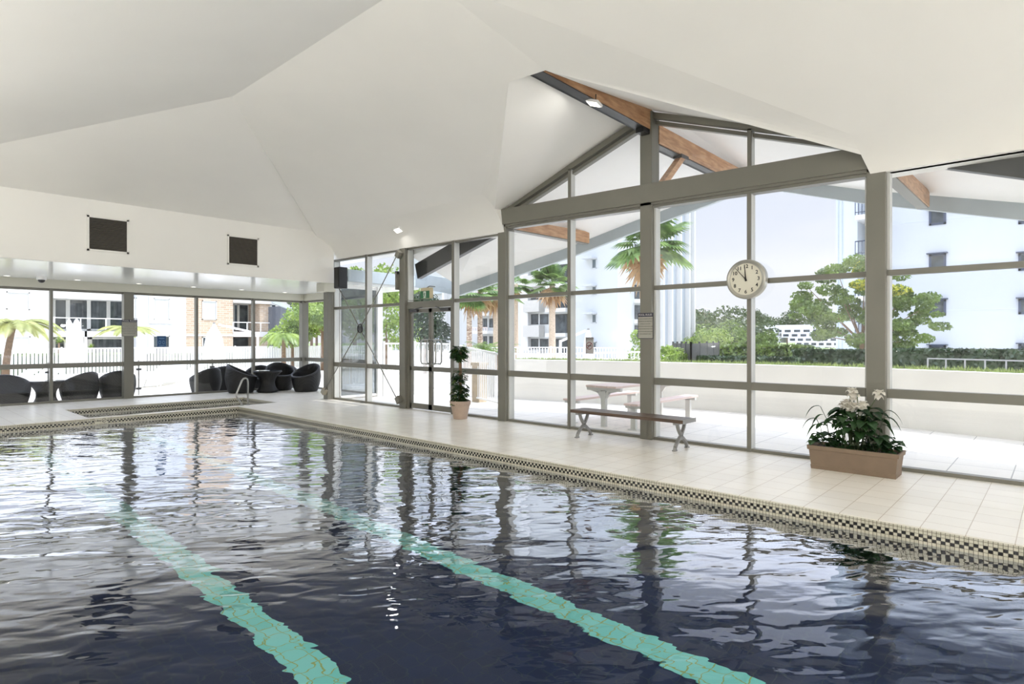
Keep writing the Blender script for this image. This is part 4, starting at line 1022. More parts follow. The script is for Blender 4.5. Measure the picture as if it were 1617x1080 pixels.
# ---- dome camera and downlights under the soffit
cd = empty('dome_camera', (2.93, 17.7, 3.07), 'small white dome security camera under the annex soffit', 'camera')
MB().lathe([(.10, 0), (.10, -.07), (.085, -.08)], (2.93, 17.7, 3.07), 20).build('housing', M['whitem'], cd, smooth='auto')
MB().ball((2.93, 17.7, 2.985), .072, 16, 8, (1, 1, .9)).build('dark_dome', M['black'], cd, smooth=True)
DLAB = ['recessed soffit downlight, farthest left of the row beyond the dome camera', 'recessed soffit downlight, second left of the dome camera', 'recessed soffit downlight just left of the dome camera', 'recessed soffit downlight between dome camera and notice column', 'recessed soffit downlight just right of the column with a notice', 'recessed soffit downlight above the outdoor chair left of the seated group', 'recessed soffit downlight above the wicker side table with paper', 'recessed soffit downlight nearest the annex corner column']
for k, x in enumerate((-.35, 1.0, 2.35, 3.70, 5.05, 6.40, 7.75, 9.1)):
    dl = empty('downlight', (x, 18.05, 3.07), DLAB[k], 'lamp', 'downlights in the annex soffit')
    MB().lathe([(.07, 0), (.07, -.008), (.055, -.008), (.05, -.002)], (x, 18.05, 3.07), 16).build('trim_ring', M['whitem'], dl)
    MB().lathe([(.049, -.003), (.049, -.005)], (x, 18.05, 3.07), 16).build('lens', M['lampd'], dl)
# ---- the two small flood fittings on the ceiling slopes
def slope_lamp(loc, face, label, w):
    f = empty('flood_or_fill_light', loc, label, 'lamp'); p = Vector(loc); d = Vector(face).normalized()
    MB().beam(p-d*.02, p+d*.02, .22, .15, (1, 0, 0)).build('lamp_housing', M['whitem'], f, bevel=.01)
    MB().beam(p+d*.02, p+d*.026, .18, .11, (1, 0, 0)).build('lamp_lens', M['lamp'], f)
    MB().beam(p-d*.02+Vector((0, 0, .1)), p-d*.0, .02, .05).build('lamp_bracket', M['dark'], f)
    L_ = bpy.data.lights.new('flood', 'AREA'); L_.shape = 'RECTANGLE'; L_.size = .18; L_.size_y = .11; L_.energy = w; L_.color = (1, .98, .95)
    lo = bpy.data.objects.new('flood_or_fill_lamp', L_); COL.objects.link(lo); lo.parent = f; lo.location = d*.04; lo.rotation_euler = d.to_track_quat('-Z', 'Y').to_euler()
p = onC(629, 358); slope_lamp((p[0], p[1], p[2]-.07), (-.55, -.1, -.85), 'small white flood light on the ceiling slope above the exit door', 2.5)
slope_lamp((6.98, 4.84, 4.91), (-.25, .35, -.9), 'small lit flood light under the timber ridge beam', 6)

# ================================================================== WICKER TUB CHAIRS AND TABLES
def tub_chair():
    o = empty('tub_chair', (0, 0, 0), 'black wicker tub chair', 'chair')
    n = 40; lev = 10; m = MB(); R0 = .33
    def rim(t):  # height of rim at angle t (0 = back)
        c_ = (math.cos(t)+1)/2; return .46+.38*c_**1.15
    def rad(t, h):
        c_ = (math.cos(t)+1)/2
        return .33+.12*math.sin(min(1, h/.55)*PI*.5)**.8-.055*c_*max(0, (h-.45))/.35
    out_ = []
    for j in range(n):
        t = 2*PI*j/n; col_ = []
        for k in range(lev+1): h = rim(t)*k/lev; col_.append((rad(t, h)*math.cos(t), rad(t, h)*math.sin(t), h))
        for k in range(5):
            f = k/4; h = rim(t)+(.0 if k < 1 else 0)-f*f*0; r_ = rad(t, rim(t))-.05*f
            zz = rim(t)+.012*math.sin(f*PI); col_.append((r_*math.cos(t), r_*math.sin(t), zz))
        for k in range(1, 5):
            f = k/4; h = rim(t)*(1-f)+.36*f; r_ = rad(t, h)-.05-.02*f; col_.append((r_*math.cos(t), r_*math.sin(t), h))
        out_.append(col_)
    q = len(out_[0])
    for c_ in out_: m.v += c_
    for j in range(n):
        for k in range(q-1): a = j*q+k; b_ = ((j+1) % n)*q+k; m.f.append((a, b_, b_+1, a+1))
    m.f.append(tuple(j*q for j in range(n))[::-1])
    m.build('shell', M['wicker'], o, smooth=True)
    MB().lathe([(.37, .345), (.372, .37), (.35, .39), (.001, .395)], (0, 0, 0), 28).build('seat', M['wicker'], o, smooth=True)
    for t in (.8, 2.35, 3.9, 5.5): MB().lathe([(.025, 0), (.025, .02)], (.27*math.cos(t), .27*math.sin(t), -.012), 8).build('foot', M['whitefoot'], o)
    return o
def tub_table():
    o = empty('side_table', (0, 0, 0), 'black wicker waisted table', 'table')
    pr_ = [(.27, 0), (.275, .02)]+[(.21+.155*abs(2*(k/12)-.86)**2.1, .04+.58*k/12) for k in range(13)]
    pr_ = [(r_, z) for r_, z in pr_]+[(.395, .632), (.395, .65)]
    MB().lathe(pr_, (0, 0, 0), 32).build('body', M['wicker'], o, smooth=True)
    MB().lathe([(.385, .650), (.385, .656), (.001, .656)], (0, 0, 0), 32).build('glass_top', M['winglass'], o)
    return o
proto = tub_chair(); tproto = tub_table()
def face_deg(a): return math.radians(a)
OZ = -.12
# angle of the high back as seen in plan
spots = [(7.72, 18.02, 0.0, 150, 1.0, 'black wicker tub chair inside, left of the table with a sheet of paper'),
         (8.95, 18.06, 0.0, 75, 1.0, 'black wicker tub chair inside, behind and right of the paper-topped table'),
         (9.28, 17.05, 0.0, 20, .98, 'black wicker tub chair inside, rightmost beside the annex column'),
         (2.52, 19.18, OZ, 250, 1.0, 'black tub chair outside the far glass at the left edge, back to the glass'),
         (3.98, 19.20, OZ, 300, 1.0, 'black tub chair outside, right of the waisted side table by the far glass'),
         (4.87, 19.28, OZ, 265, 1.0, 'black tub chair outside, half hidden by the annex column with a notice'),
         (7.16, 19.20, OZ, 290, 1.0, 'black tub chair outside the glass, just left of the seated group'),
         (7.95, 19.95, OZ, 260, 1.0, 'black tub chair outside, glimpsed between two nearer tub chairs'),
         (8.80, 19.18, OZ, 60, 1.0, 'black tub chair outside, behind the paper-topped table'),
         (9.75, 19.35, OZ, 60, .98, 'black tub chair outside, just seen behind the chair right of the table')]
for k, (x, y, z, a, s_, lab) in enumerate(spots):
    o = proto if k == 0 else copy_tree(proto)
    place(o, (x, y, z+.012), math.radians(a), lab, s_)
    o['group'] = 'black wicker tub chairs round the annex glass'
place(tproto, (8.34, 17.62, 0), 0, 'black wicker waisted side table inside, with a sheet of paper on top')
o = copy_tree(tproto); place(o, (3.27, 19.2, OZ), 0, 'black waisted side table outside between tub chairs at left')
for o in (tproto, o): o['group'] = 'waisted wicker side tables'
tag(MB().obox((8.2, 17.5, .662), (.22, .16, .01), .4).build('paper_sheet', M['whitem'], loc=(8.2, 17.5, .657)), 'white sheet of paper lying on the inside wicker table', 'paper')

# ================================================================== TERRACE THINGS
# ---- picnic table
pt = empty('picnic_table', (10.5, 6.33, -.04), 'outdoor picnic table with two attached benches on aluminium legs beyond the bench', 'picnic table')
for k in range(3): MB().box(9.35, 11.75, 6.0+k*.23, 6.0+k*.23+.215, .69, .73).build('table_board', M['ptimber'], pt, bevel=.006)
for y in (5.55, 6.93):
    for k in range(2): MB().box(9.35, 11.75, y+k*.15, y+k*.15+.14, .40, .44).build('bench_board', M['ptimber'], pt, bevel=.006)
for x in (9.42, 11.55):
    m = MB(); m.box(x, x+.07, 5.95, 6.7, .63, .69).box(x, x+.07, 6.28, 6.38, -.04, .64)
    pa = [(x+.035, 6.05, .66), (x+.035, 6.22, .62), (x+.035, 6.30, .5)]; pb = [(x+.035, 6.61, .66), (x+.035, 6.44, .62), (x+.035, 6.36, .5)]
    for P_ in (pa, pb):
        for a_, b_ in zip(P_, P_[1:]): m.beam(a_, b_, .07, .05, (1, 0, 0))
    m.build('table_leg', M['framel'], pt)
    for y in (5.69, 7.07):
        m = MB(); m.box(x, x+.07, y-.16, y+.16, .35, .40).box(x, x+.07, y-.05, y+.05, -.04, .36).box(x-.03, x+.10, y-.09, y+.09, -.04, -.02)
        m.build('bench_leg', M['framel'], pt)
# ---- stone pillar and white planter by the door
p = at(757, 600, 15.7)
pl = empty('stone_pillar', (p[0], p[1], -.04), 'short sandstone block pillar on the terrace beyond the potted climber', 'pillar')
MB().obox((p[0], p[1], .44), (.28, .28, .96)).build('shaft', M['stone'], pl, bevel=.01)
MB().obox((p[0], p[1], .95), (.34, .34, .08)).build('cap', M['stone'], pl, bevel=.01)
p = at(763, 570, 17.2)
tag(MB().obox((p[0], p[1], .60), (.5, .5, 1.28)).build('white_pier', M['white'], loc=(p[0], p[1], -.04), bevel=.01), 'white rendered pier behind the short sandstone pillar', 'pillar')

# ---- white pool fences
def fence(name, pts, z0, z1, label, step=.11, posts=True, th=.018):
    """pts: list of (x, y) ; z0/z1 may be lists"""
    n = len(pts); z0s = z0 if isinstance(z0, list) else [z0]*n; z1s = z1 if isinstance(z1, list) else [z1]*n
    mx_ = sum(p_[0] for p_ in pts)/n; my_ = sum(p_[1] for p_ in pts)/n
    o = empty(name, (mx_, my_, z0s[0]), label, 'fence')
    rl = MB(); pk = MB(); cnt = 0
    for k in range(n-1):
        a = Vector((*pts[k], 0)); b_ = Vector((*pts[k+1], 0)); L_ = (b_-a).length
        for zz in (-.03, ): rl.beam((a.x, a.y, z1s[k]+zz), (b_.x, b_.y, z1s[k+1]+zz), .05, .05)
        rl.beam((a.x, a.y, z0s[k]+.12), (b_.x, b_.y, z0s[k+1]+.12), .04, .04)
        m_ = int(L_/step)
        for j in range(1, m_):
            t = j/m_; q = a.lerp(b_, t); lo_ = z0s[k]*(1-t)+z0s[k+1]*t+.12; hi_ = z1s[k]*(1-t)+z1s[k+1]*t-.03
            pk.obox((q.x, q.y, (lo_+hi_)/2), (th, th, hi_-lo_))
        mp_ = max(1, int(L_/2.4))
        for j in range(0, mp_+1 if k == n-2 else mp_):
            t = j/mp_; q = a.lerp(b_, t); lo_ = z0s[k]*(1-t)+z0s[k+1]*t; hi_ = z1s[k]*(1-t)+z1s[k+1]*t+.04
            MB().obox((q.x, q.y, (lo_+hi_)/2), (.06, .06, hi_-lo_)).build('post', M['whitem'], o)
    rl.build('rails', M['whitem'], o); pk.build('pickets', M['whitem'], o)
    return o
fence('pool_fence', [(-4, 33), (24, 33)], OZ, 1.20, 'long white picket fence behind the outdoor tub chairs, before the flats', th=.085, step=.14)
a_, b_ = at(606, 535, 17.2), at(655, 535, 17.8)
fence('pool_fence', [a_[:2], b_[:2]], -.04, 1.50, 'tall white picket fence panel just left of the exit door', step=.12)
a_, b_, c_ = at(652, 535, 20), at(712, 535, 17.5), at(790, 535, 14.2)
fence('pool_fence', [a_[:2], b_[:2], c_[:2]], [-.04, -.04, -.04], [1.50, 1.48, 1.26], 'white picket fence with sloping top rail behind the exit door and pillar', step=.12)
a_, b_, c_ = at(728, 535, 30), at(870, 535, 30), at(1012, 535, 28)
fence('pool_fence', [a_[:2], b_[:2], c_[:2]], -.04, 1.21, 'far white picket fence behind the planting strip and palm', step=.14, th=.03)
a_, b_, c_ = at(795, 535, 21), at(850, 535, 20), at(1014, 535, 20)
fence('pool_fence', [a_[:2], b_[:2], c_[:2]], -.04, [1.13, 1.12, 1.20], 'nearer white picket fence along the strip behind the no smoking notice', step=.12)

# ---- shade umbrellas, closed
def closed_umbrella(name, x, y, z0, h, r, label, arm=None):
    o = empty(name, (x, y, z0), label, 'umbrella')
    n = 16; m = MB(); prof = [(.05, h), (.10, h-.12), (r*.62, h-.5), (r*.8, h-.95), (r*1.0, h-1.5), (r*.75, h-1.75)]
    for r_, z in prof:
        for j in range(n): t = 2*PI*j/n; q = r_*(1 if j % 2 else .72); m.v.append((x+q*math.cos(t), y+q*math.sin(t), z0+z))
    for k in range(len(prof)-1):
        for j in range(n): a = k*n+j; b2 = k*n+(j+1) % n; m.f.append((a, b2, b2+n, a+n))
    m.f.append(tuple(range(n)))
    m.build('folded_canopy', M['canvas'], o)
    if arm is None:
        MB().tube([(x, y, z0), (x, y, z0+h+.08)], .025, 8).build('pole', M['whitem'], o)
        MB().lathe([(.3, 0), (.3, .06), (.05, .1)], (x, y, z0), 16).build('base', M['whitem'], o)
    else:
        ax, ay, ah = arm
        MB().tube([(x, y, z0+h-.02), (x, y, z0+h+.07)], .05, 8).build('hub', M['castal'], o)
        MB().beam((x+.1*(ax-x), y+.1*(ay-y), z0+h-.03), (ax, ay, z0+ah), .07, .09).build('arm', M['whitem'], o)
        MB().tube([(ax, ay, z0), (ax, ay, z0+ah+.05)], .055, 10).build('mast', M['whitem'], o)
        MB().obox((ax, ay, z0+.04), (.7, .7, .08)).build('base', M['whitem'], o)
    return o
p = at(121, 560, 22.5); closed_umbrella('garden_umbrella', p[0], p[1], OZ, 2.45, .28, 'closed white garden umbrella, right one of the pair left of the notice column')
p = at(109, 560, 24.5); closed_umbrella('garden_umbrella', p[0], p[1], OZ, 2.5, .14, 'slim closed white umbrella, left one of the pair left of the notice column')
p = at(338, 560, 27); q = at(407, 560, 27.5); closed_umbrella('cantilever_umbrella', p[0], p[1], OZ, 2.40, .5, 'closed white cantilever umbrella with sloping arm outside the annex', (q[0], q[1], 1.98))
p = at(929, 560, 24); q = at(885, 560, 24)
closed_umbrella('cantilever_umbrella', p[0], p[1], -.04, 2.0, .28, 'closed white cantilever umbrella behind the no smoking notice', (q[0], q[1], 1.55))

# ---- sun loungers and glass fence beyond the annex
def lounger():
    o = empty('sun_lounger', (0, 0, 0), 'white sun lounger', 'lounger')
    m = MB(); m.box(-.95, .35, -.32, .32, .30, .34); m.build('bed', M['whitem'], o)
    MB().beam((.35, 0, .32), (.95, 0, .72), .64, .04, (0, 0, 1)).build('backrest', M['whitem'], o)
    for sx_, sy_ in ((-.8, -.28), (-.8, .28), (.3, -.28), (.3, .28)):
        MB().tube([(sx_-.15, sy_, 0), (sx_, sy_, .3)], .02, 6).build('leg', M['whitem'], o)
    return o
lg = lounger(); first = True
for px_, d_, a_, lab in ((232, 21.5, .5, 'white sun lounger outside, nearest the column with the notice'), (262, 22.5, .8, 'white sun lounger outside, middle of those between the annex mullions'), (286, 24, .3, 'white sun lounger outside, farther right before the picket fence'),
                         (52, 20.5, .7, 'white sun lounger outside behind the left tub chair'), (20, 22, .4, 'white sun lounger outside at the far left behind the chairs')):
    p = at(px_, 560, d_); o = lg if first else copy_tree(lg); first = False; place(o, (p[0], p[1], OZ), a_, lab); o['group'] = 'white sun loungers beyond the annex'
# frameless glass fence with dark clips
gf = empty('glass_fence', (8, 20.9, OZ), 'frameless glass fence panels with dark clips outside the annex', 'fence')
for k, px_ in enumerate((76, 219, 335)):
    x = onY(px_, 580, 20.9)[0]
    MB().tube([(x, 20.9, OZ), (x, 20.9, .95)], .02, 8).build('post', M['alu'], gf)
    MB().box(x-.07, x+.07, 20.87, 20.93, .64, .70).box(x-.07, x+.07, 20.87, 20.93, .05, .11).build('clip', M['dark'], gf)
xs = [onY(px_, 580, 20.9)[0] for px_ in (76, 219, 335)]
for x0_, x1_ in zip(xs, xs[1:]): MB().box(x0_+.07, x1_-.07, 20.895, 20.905, -.02, .92).build('glass_panel', M['glass'], gf)

# ================================================================== BUILDINGS
def win(o, P, gm='winglass', fm='dark', name='window'):
    """P(u0..u1, v0..v1, depth) -> box builder; frame ring plus pane"""
    u0, u1, v0, v1 = P['r']; B_ = P['b']; e = P.get('e', .07)
    m = MB()
    for q in ((u0, u1, v0, v0+e), (u0, u1, v1-e, v1), (u0, u0+e, v0, v1), (u1-e, u1, v0, v1)): B_(m, *q, -.06, .03)
    f = m.build(name, M[fm], o)
    m = MB(); B_(m, u0+e, u1-e, v0+e, v1-e, -.02, .0); m.build('pane', M[gm], f)
    return f
def faceY(Y):  # facade facing -Y: u = x, v = z, depth towards the viewer negative y
    return lambda m, u0, u1, v0, v1, d0, d1: m.box(min(u0, u1), max(u0, u1), Y+d0, Y+d1, v0, v1)
def faceXn(X):
    return lambda m, u0, u1, v0, v1, d0, d1: m.box(X+d0, X+d1, min(u0, u1), max(u0, u1), v0, v1)
def rY(px0, px1, py0, py1, Y):   # rectangle on a facade at y = Y
    a = onY(px0, py1, Y); b_ = onY(px1, py0, Y); mid = onY((px0+px1)/2, py0, Y)[2]; mi2 = onY((px0+px1)/2, py1, Y)[2]
    return (a[0], b_[0], mi2, mid)
def rX(px0, px1, py0, py1, X):
    a = onX(px0, py1, X); b_ = onX(px1, py0, X)
    return (b_[1], a[1], onX((px0+px1)/2, py1, X)[2], onX((px0+px1)/2, py0, X)[2])

# ---- annex side: flats behind the picket fence (facades face the pool)
YB = 50
def railing(o, u0, u1, v0, v1, F, m_='whitem', n=3):
    m = MB(); F(m, u0, u1, v1-.06, v1, -.05, .0); F(m, u0, u1, v0, v0+.05, -.04, 0)
    for k in range(n+1):
        u = u0+(u1-u0)*k/n; F(m, u-.035, u+.035, v0, v1, -.04, 0)
    m.build('railing', M[m_], o)
F = faceY(YB)
b1_ = empty('apartment_building', (9, YB+3, -.12), 'white flats with recessed dark-glass balcony behind the closed garden umbrellas', 'building')
x0_, x1_ = onY(-80, 535, YB)[0], onY(84, 535, YB)[0]; xb = onY(211, 535, YB)[0]
MB().box(x0_, x1_, YB, YB+8, -.12, 9).build('wall', M['white'], b1_)
MB().box(x1_, xb, YB+1.8, YB+8, -.12, 9).box(x1_, xb, YB-.1, YB+1.8, onY(150, 473, YB)[2], 9).build('recess_wall', M['white'], b1_)
r_ = rY(84, 212, 470, 531, YB)
MB().box(x1_, xb, YB-.1, YB+1.8, onY(140, 532, YB)[2], onY(140, 523, YB)[2]).build('balcony_slab', M['white'], b1_)
win(b1_, dict(r=rY(10, 47, 461, 489, YB), b=F), 'wingrey', 'framel'); win(b1_, dict(r=rY(12, 48, 531, 552, YB), b=F), 'wingrey', 'framel')
F2 = faceY(YB+1.75)
for k, (a_, b_) in enumerate(((84, 107), (107, 140), (140, 171), (171, 205))): win(b1_, dict(r=rY(a_, b_, 471, 522, YB+1.75), b=F2, e=.12), 'winglass', 'framel')
for a_, b_ in ((84, 104), (136, 142), (142, 200)): win(b1_, dict(r=rY(a_, b_, 533, 560, YB+1.75), b=F2, e=.12), 'winglass', 'framel')
u = rY(85, 205, 502, 524, YB); railing(b1_, u[0], u[1], u[2], u[3], F)
MB().box(onY(133, 535, YB)[0], onY(137, 535, YB)[0], YB-.1, YB+.2, -.12, onY(140, 523, YB)[2]).build('pillar', M['white'], b1_)
b2_ = empty('apartment_building', (15, YB+2, -.12), 'white rendered flats with two framed windows behind the blue notice', 'building')
xc = onY(289, 535, YB)[0]
MB().box(xb+.01, xc, YB-.6, YB+8, -.12, 9).build('wall', mat('cool_white_render', (200, 204, 208), rough=.7, var=.02), b2_)
Fb = faceY(YB-.6)
for (q0, q1, q2, q3, gm) in ((242, 268, 471, 505, 'wingrey'), (241, 268, 530, 566, 'winglass')):
    R_ = rY(q0, q1, q2, q3, YB-.6); m = MB(); e = .28
    for q in ((R_[0]-e, R_[1]+e, R_[2]-e, R_[2]), (R_[0]-e, R_[1]+e, R_[3], R_[3]+e), (R_[0]-e, R_[0], R_[2], R_[3]), (R_[1], R_[1]+e, R_[2], R_[3])): Fb(m, *q, -.08, .02)
    m.build('window_surround', M['white'], b2_); win(b2_, dict(r=R_, b=Fb), gm, 'framel')
win(b2_, dict(r=rY(211, 216, 470, 504, YB-.6), b=Fb), 'wingrey', 'framel')
b3_ = empty('apartment_building', (21, YB+2, -.12), 'cream brick flats with balconies behind the cantilever umbrella', 'building')
xd = onY(368, 535, YB)[0]; xe = onY(412, 535, YB)[0]; xf_ = onY(428, 535, YB)[0]; xg = onY(446, 535, YB)[0]
MB().box(xc, xd, YB, YB+8, -.12, 9).box(xe, xf_, YB+.2, YB+8, -.12, onY(420, 480, YB)[2]).build('wall', M['brick'], b3_)
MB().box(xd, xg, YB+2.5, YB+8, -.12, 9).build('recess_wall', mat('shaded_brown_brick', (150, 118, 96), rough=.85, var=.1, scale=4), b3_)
zt_ = onY(400, 479, YB)[2]
MB().box(xd, onY(431, 500, YB)[0], YB-.1, YB+2.5, zt_, zt_+.45).box(xd, xg, YB-.1, YB+2.5, onY(440, 532, YB)[2], onY(440, 525, YB)[2]).build('balcony_slab', M['white'], b3_)
MB().box(xc, xd, YB-.06, YB, onY(330, 531, YB)[2], onY(330, 528, YB)[2]).build('string_course', M['white'], b3_)
MB().box(xd, xg, YB, YB+8, zt_+.45, 9).build('upper_wall', M['white'], b3_)
win(b3_, dict(r=rY(319, 342, 475, 505, YB), b=F), 'wingrey', 'framel'); win(b3_, dict(r=rY(319, 333, 532, 548, YB), b=F), 'winglass', 'framel')
F3 = faceY(YB+2.45)
for a_, b_ in ((368, 376), (376, 393), (393, 411), (427, 436), (438, 443)): win(b3_, dict(r=rY(a_, b_, 480, 522, YB+2.45), b=F3, e=.1), 'winglass', 'framel')
for a_, b_ in ((368, 396), (397, 410)): win(b3_, dict(r=rY(a_, b_, 533, 556, YB+2.45), b=F3, e=.1), 'winglass', 'dark')
u = rY(368, 452, 509, 525, YB); railing(b3_, u[0], u[1], u[2], u[3], F, n=4)
b4_ = empty('house', (27, YB-6, -.12), 'dark grey gabled house half hidden by green trees outside the annex', 'building')
q0 = onY(443, 535, YB-2); q1 = onY(480, 535, YB-2)
m = MB(); m.box(q0[0], q1[0], YB-2, YB+2, -.12, onY(460, 484, YB-2)[2]).build('wall', mat('slate_grey_render', (92, 98, 108), rough=.7), b4_)
r0 = onY(430, 476, YB-2.5); r1 = onY(476, 494, YB-2.5)
MB().beam(r0, r1, .3, .25).build('barge_board', M['fascia'], b4_)

# ---- tower at right, face parallel to the long glass wall
XT = 45
t1_ = empty('apartment_tower', (XT+6, 0, -.3), 'pale grey apartment tower with small dark windows filling the right bay', 'building')
yl_ = onX(1408, 400, XT)[1]
MB().box(XT, XT+14, -22, yl_, -.3, 21).build('wall', M['towerw'], t1_)
m = MB()
for py in (331, 385, 455, 520, 380): 
    pass
for kz in range(6): m.box(XT-.012, XT, -22, yl_, .55+2.8*kz, .575+2.8*kz)
m.build('render_joint', M['greycl'], t1_)
FT = faceXn(XT)
for (a_, b_) in ((1467, 1494), (1608, 1636)):
    for (c0, c1) in ((329, 355), (401, 429), (473, 498), (545, 571)):
        if a_ > 1600: c0, c1 = c0-2, c1-2
        R_ = rX(a_, b_, c0, c1, XT); f = win(t1_, dict(r=R_, b=lambda m, u0, u1, v0, v1, d0, d1: m.box(XT-d1-.02, XT-d0-.02, u0, u1, v0, v1), e=.12), 'winglass', 'slateb')if 'slateb' in M else None
        if f is None:
            M['slateb'] = mat('slate_blue_frame', (62, 72, 92), rough=.5, var=.05)
            f = win(t1_, dict(r=R_, b=lambda m, u0, u1, v0, v1, d0, d1: m.box(XT-d1-.02, XT-d0-.02, u0, u1, v0, v1), e=.12), 'winglass', 'slateb')
        MB().box(XT-.35, XT, R_[0]-.1, R_[1]+.1, R_[3], R_[3]+.06).build('sun_hood', M['slateb'], f)
t2_ = empty('apartment_tower', (XT+4, 10.5, -.3), 'grey panelled tower edge with small curved balconies left of the big column', 'building')
ya_ = onX(1320, 400, XT-1)[1]; yb_ = onX(1354, 400, XT-1)[1]
MB().box(XT-1, XT+6, yb_, ya_, -.3, 21).build('panel_wall', M['greycl'], t2_)
m = MB()
for px_ in (1324, 1330): yy = onX(px_, 400, XT-1)[1]; m.box(XT-1.05, XT-1, yy-.03, yy+.03, -.3, 21)
m.build('fin', M['fascia'], t2_)
MB().box(XT+2, XT+8, yl_, yb_, -.3, 21).build('recess_wall', M['towerw'], t2_)
for py in (345, 409, 472, 535):
    z = onX(1360, py, XT-1)[2]
    m = MB(); m.box(XT-1.6, XT+2, yl_+.2, yb_, z-.15, z+.15); s_ = m.build('balcony', M['white'], t2_)
    m = MB(); m.box(XT-1.6, XT-1.54, yl_+.2, yb_, z+1.05, z+1.12).box(XT-1.6, XT-1.54, yl_+.2, yb_, z+.3, z+.34)
    for k in range(9): yy = yl_+.2+(yb_-yl_-.2)*k/8; m.box(XT-1.6, XT-1.55, yy-.02, yy+.02, z+.15, z+1.1)
    m.build('railing', M['slateb'], s_)

# ---- centre block with bright edge and finned grey side
XC = 46; yc0 = onX(975, 500, XC)[1]; yc1 = onX(903, 500, XC)[1]
c1_ = empty('apartment_block', (XC+7, yc0+3, -.3), 'tall white block with canopied slit windows and finned grey end wall behind the palms', 'building')
zt2 = onX(960, 340, XC)[2]+4
MB().box(XC, XC+14.4, yc0, yc1, -.3, zt2).build('wall', mat('cool_pale_render', (184, 189, 191), rough=.7, var=.02, scale=.2), c1_)
M['slitw'] = mat('slit_window_glass', (92, 104, 110), rough=.2, var=.1)
FC = lambda m, u0, u1, v0, v1, d0, d1: m.box(XC-d1-.02, XC-d0-.02, u0, u1, v0, v1)
for (y0_, y1_) in ((409, 424), (452, 466), (496, 510), (540, 553)):
    R_ = rX(935, 942, y0_, y1_, XC); f = win(c1_, dict(r=R_, b=FC, e=.06), 'slitw', 'towerw')
    MB().box(XC-.9, XC, R_[0]-.05, R_[1]+.7, R_[3], R_[3]+.15).build('sun_hood', M['towerw'], f)
# small balconies on the sunny end
yE = yc0
for py in (460, 492, 524, 428, 396):
    a0 = onY(1001, py, yE)[0]; a1 = onY(1020, py, yE)[0]; z = onY(1005, py, yE)[2]
    s_ = MB().box(a0, a1, yE-.5, yE, z-1.1, z-.75).build('balcony', M['white'], c1_)
    MB().box(a0+.1, a1-.1, yE-.04, yE, z-.7, z+.6).build('window', M['winglass'], s_)
M['panel'] = mat('blue_grey_panel', (176, 184, 192), rough=.5, var=.03)
a0 = onY(1030, 500, yE)[0]; a1 = onY(1088, 500, yE)[0]
MB().box(a0, XC+14.4, yE-.25, yE, -.3, zt2).build('panel_wall', M['panel'], c1_)  # blue-grey tone carries the shade on these panels in its colour
for px_ in (1038, 1051.5, 1065.5, 1079, 1087):
    x = onY(px_, 500, yE)[0]; MB().box(x-.1, x+.12, yE-.75, yE-.25, -.3, zt2).build('fin', M['white'], c1_)
m = MB()
for k in range(9): m.box(a0, XC+14.4, yE-.27, yE-.25, 1.2+2.8*k, 1.26+2.8*k)
m.build('panel_joint', M['fascia'], c1_)
# ---- middle block with balconies
XM = 52; ym0 = onX(903, 500, XM)[1]; ym1 = onX(811, 500, XM)[1]
m1_ = empty('apartment_block', (XM+5, (ym0+ym1)/2, -.3), 'grey-white block with pale grey balconies behind the short fan palm', 'building')
MB().box(XM, XM+7.8, ym0-4, ym1+2, -.3, 24).build('wall', mat('grey_white_render', (200, 202, 200), rough=.7, var=.02), m1_)
FM = lambda m, u0, u1, v0, v1, d0, d1: m.box(XM-d1-.03, XM-d0-.03, u0, u1, v0, v1)
MB().box(XM-.5, XM, onX(838, 500, XM)[1], onX(827, 500, XM)[1], -.3, 24).build('pier', M['white'], m1_)
for py in (418, 457, 496, 535):
    for a_, b_ in ((839, 850), (853, 866)): win(m1_, dict(r=rX(a_, b_, py, py+16, XM), b=FM, e=.1), 'winglass', 'dark')
    R_ = rX(874, 896, py, py+32, XM); win(m1_, dict(r=R_, b=FM, e=.12), 'winglass', 'dark')
    R_ = rX(835, 860, py+18, py+36, XM)
    MB().box(XM-1.0, XM-.05, R_[0], R_[1], R_[2], R_[3]).build('balcony', M['greyb'], m1_)
    R_ = rX(868, 900, py+30, py+36, XM)
    MB().box(XM-.8, XM-.05, R_[0], R_[1], R_[2], R_[3]).build('balcony_slab', M['white'], m1_)
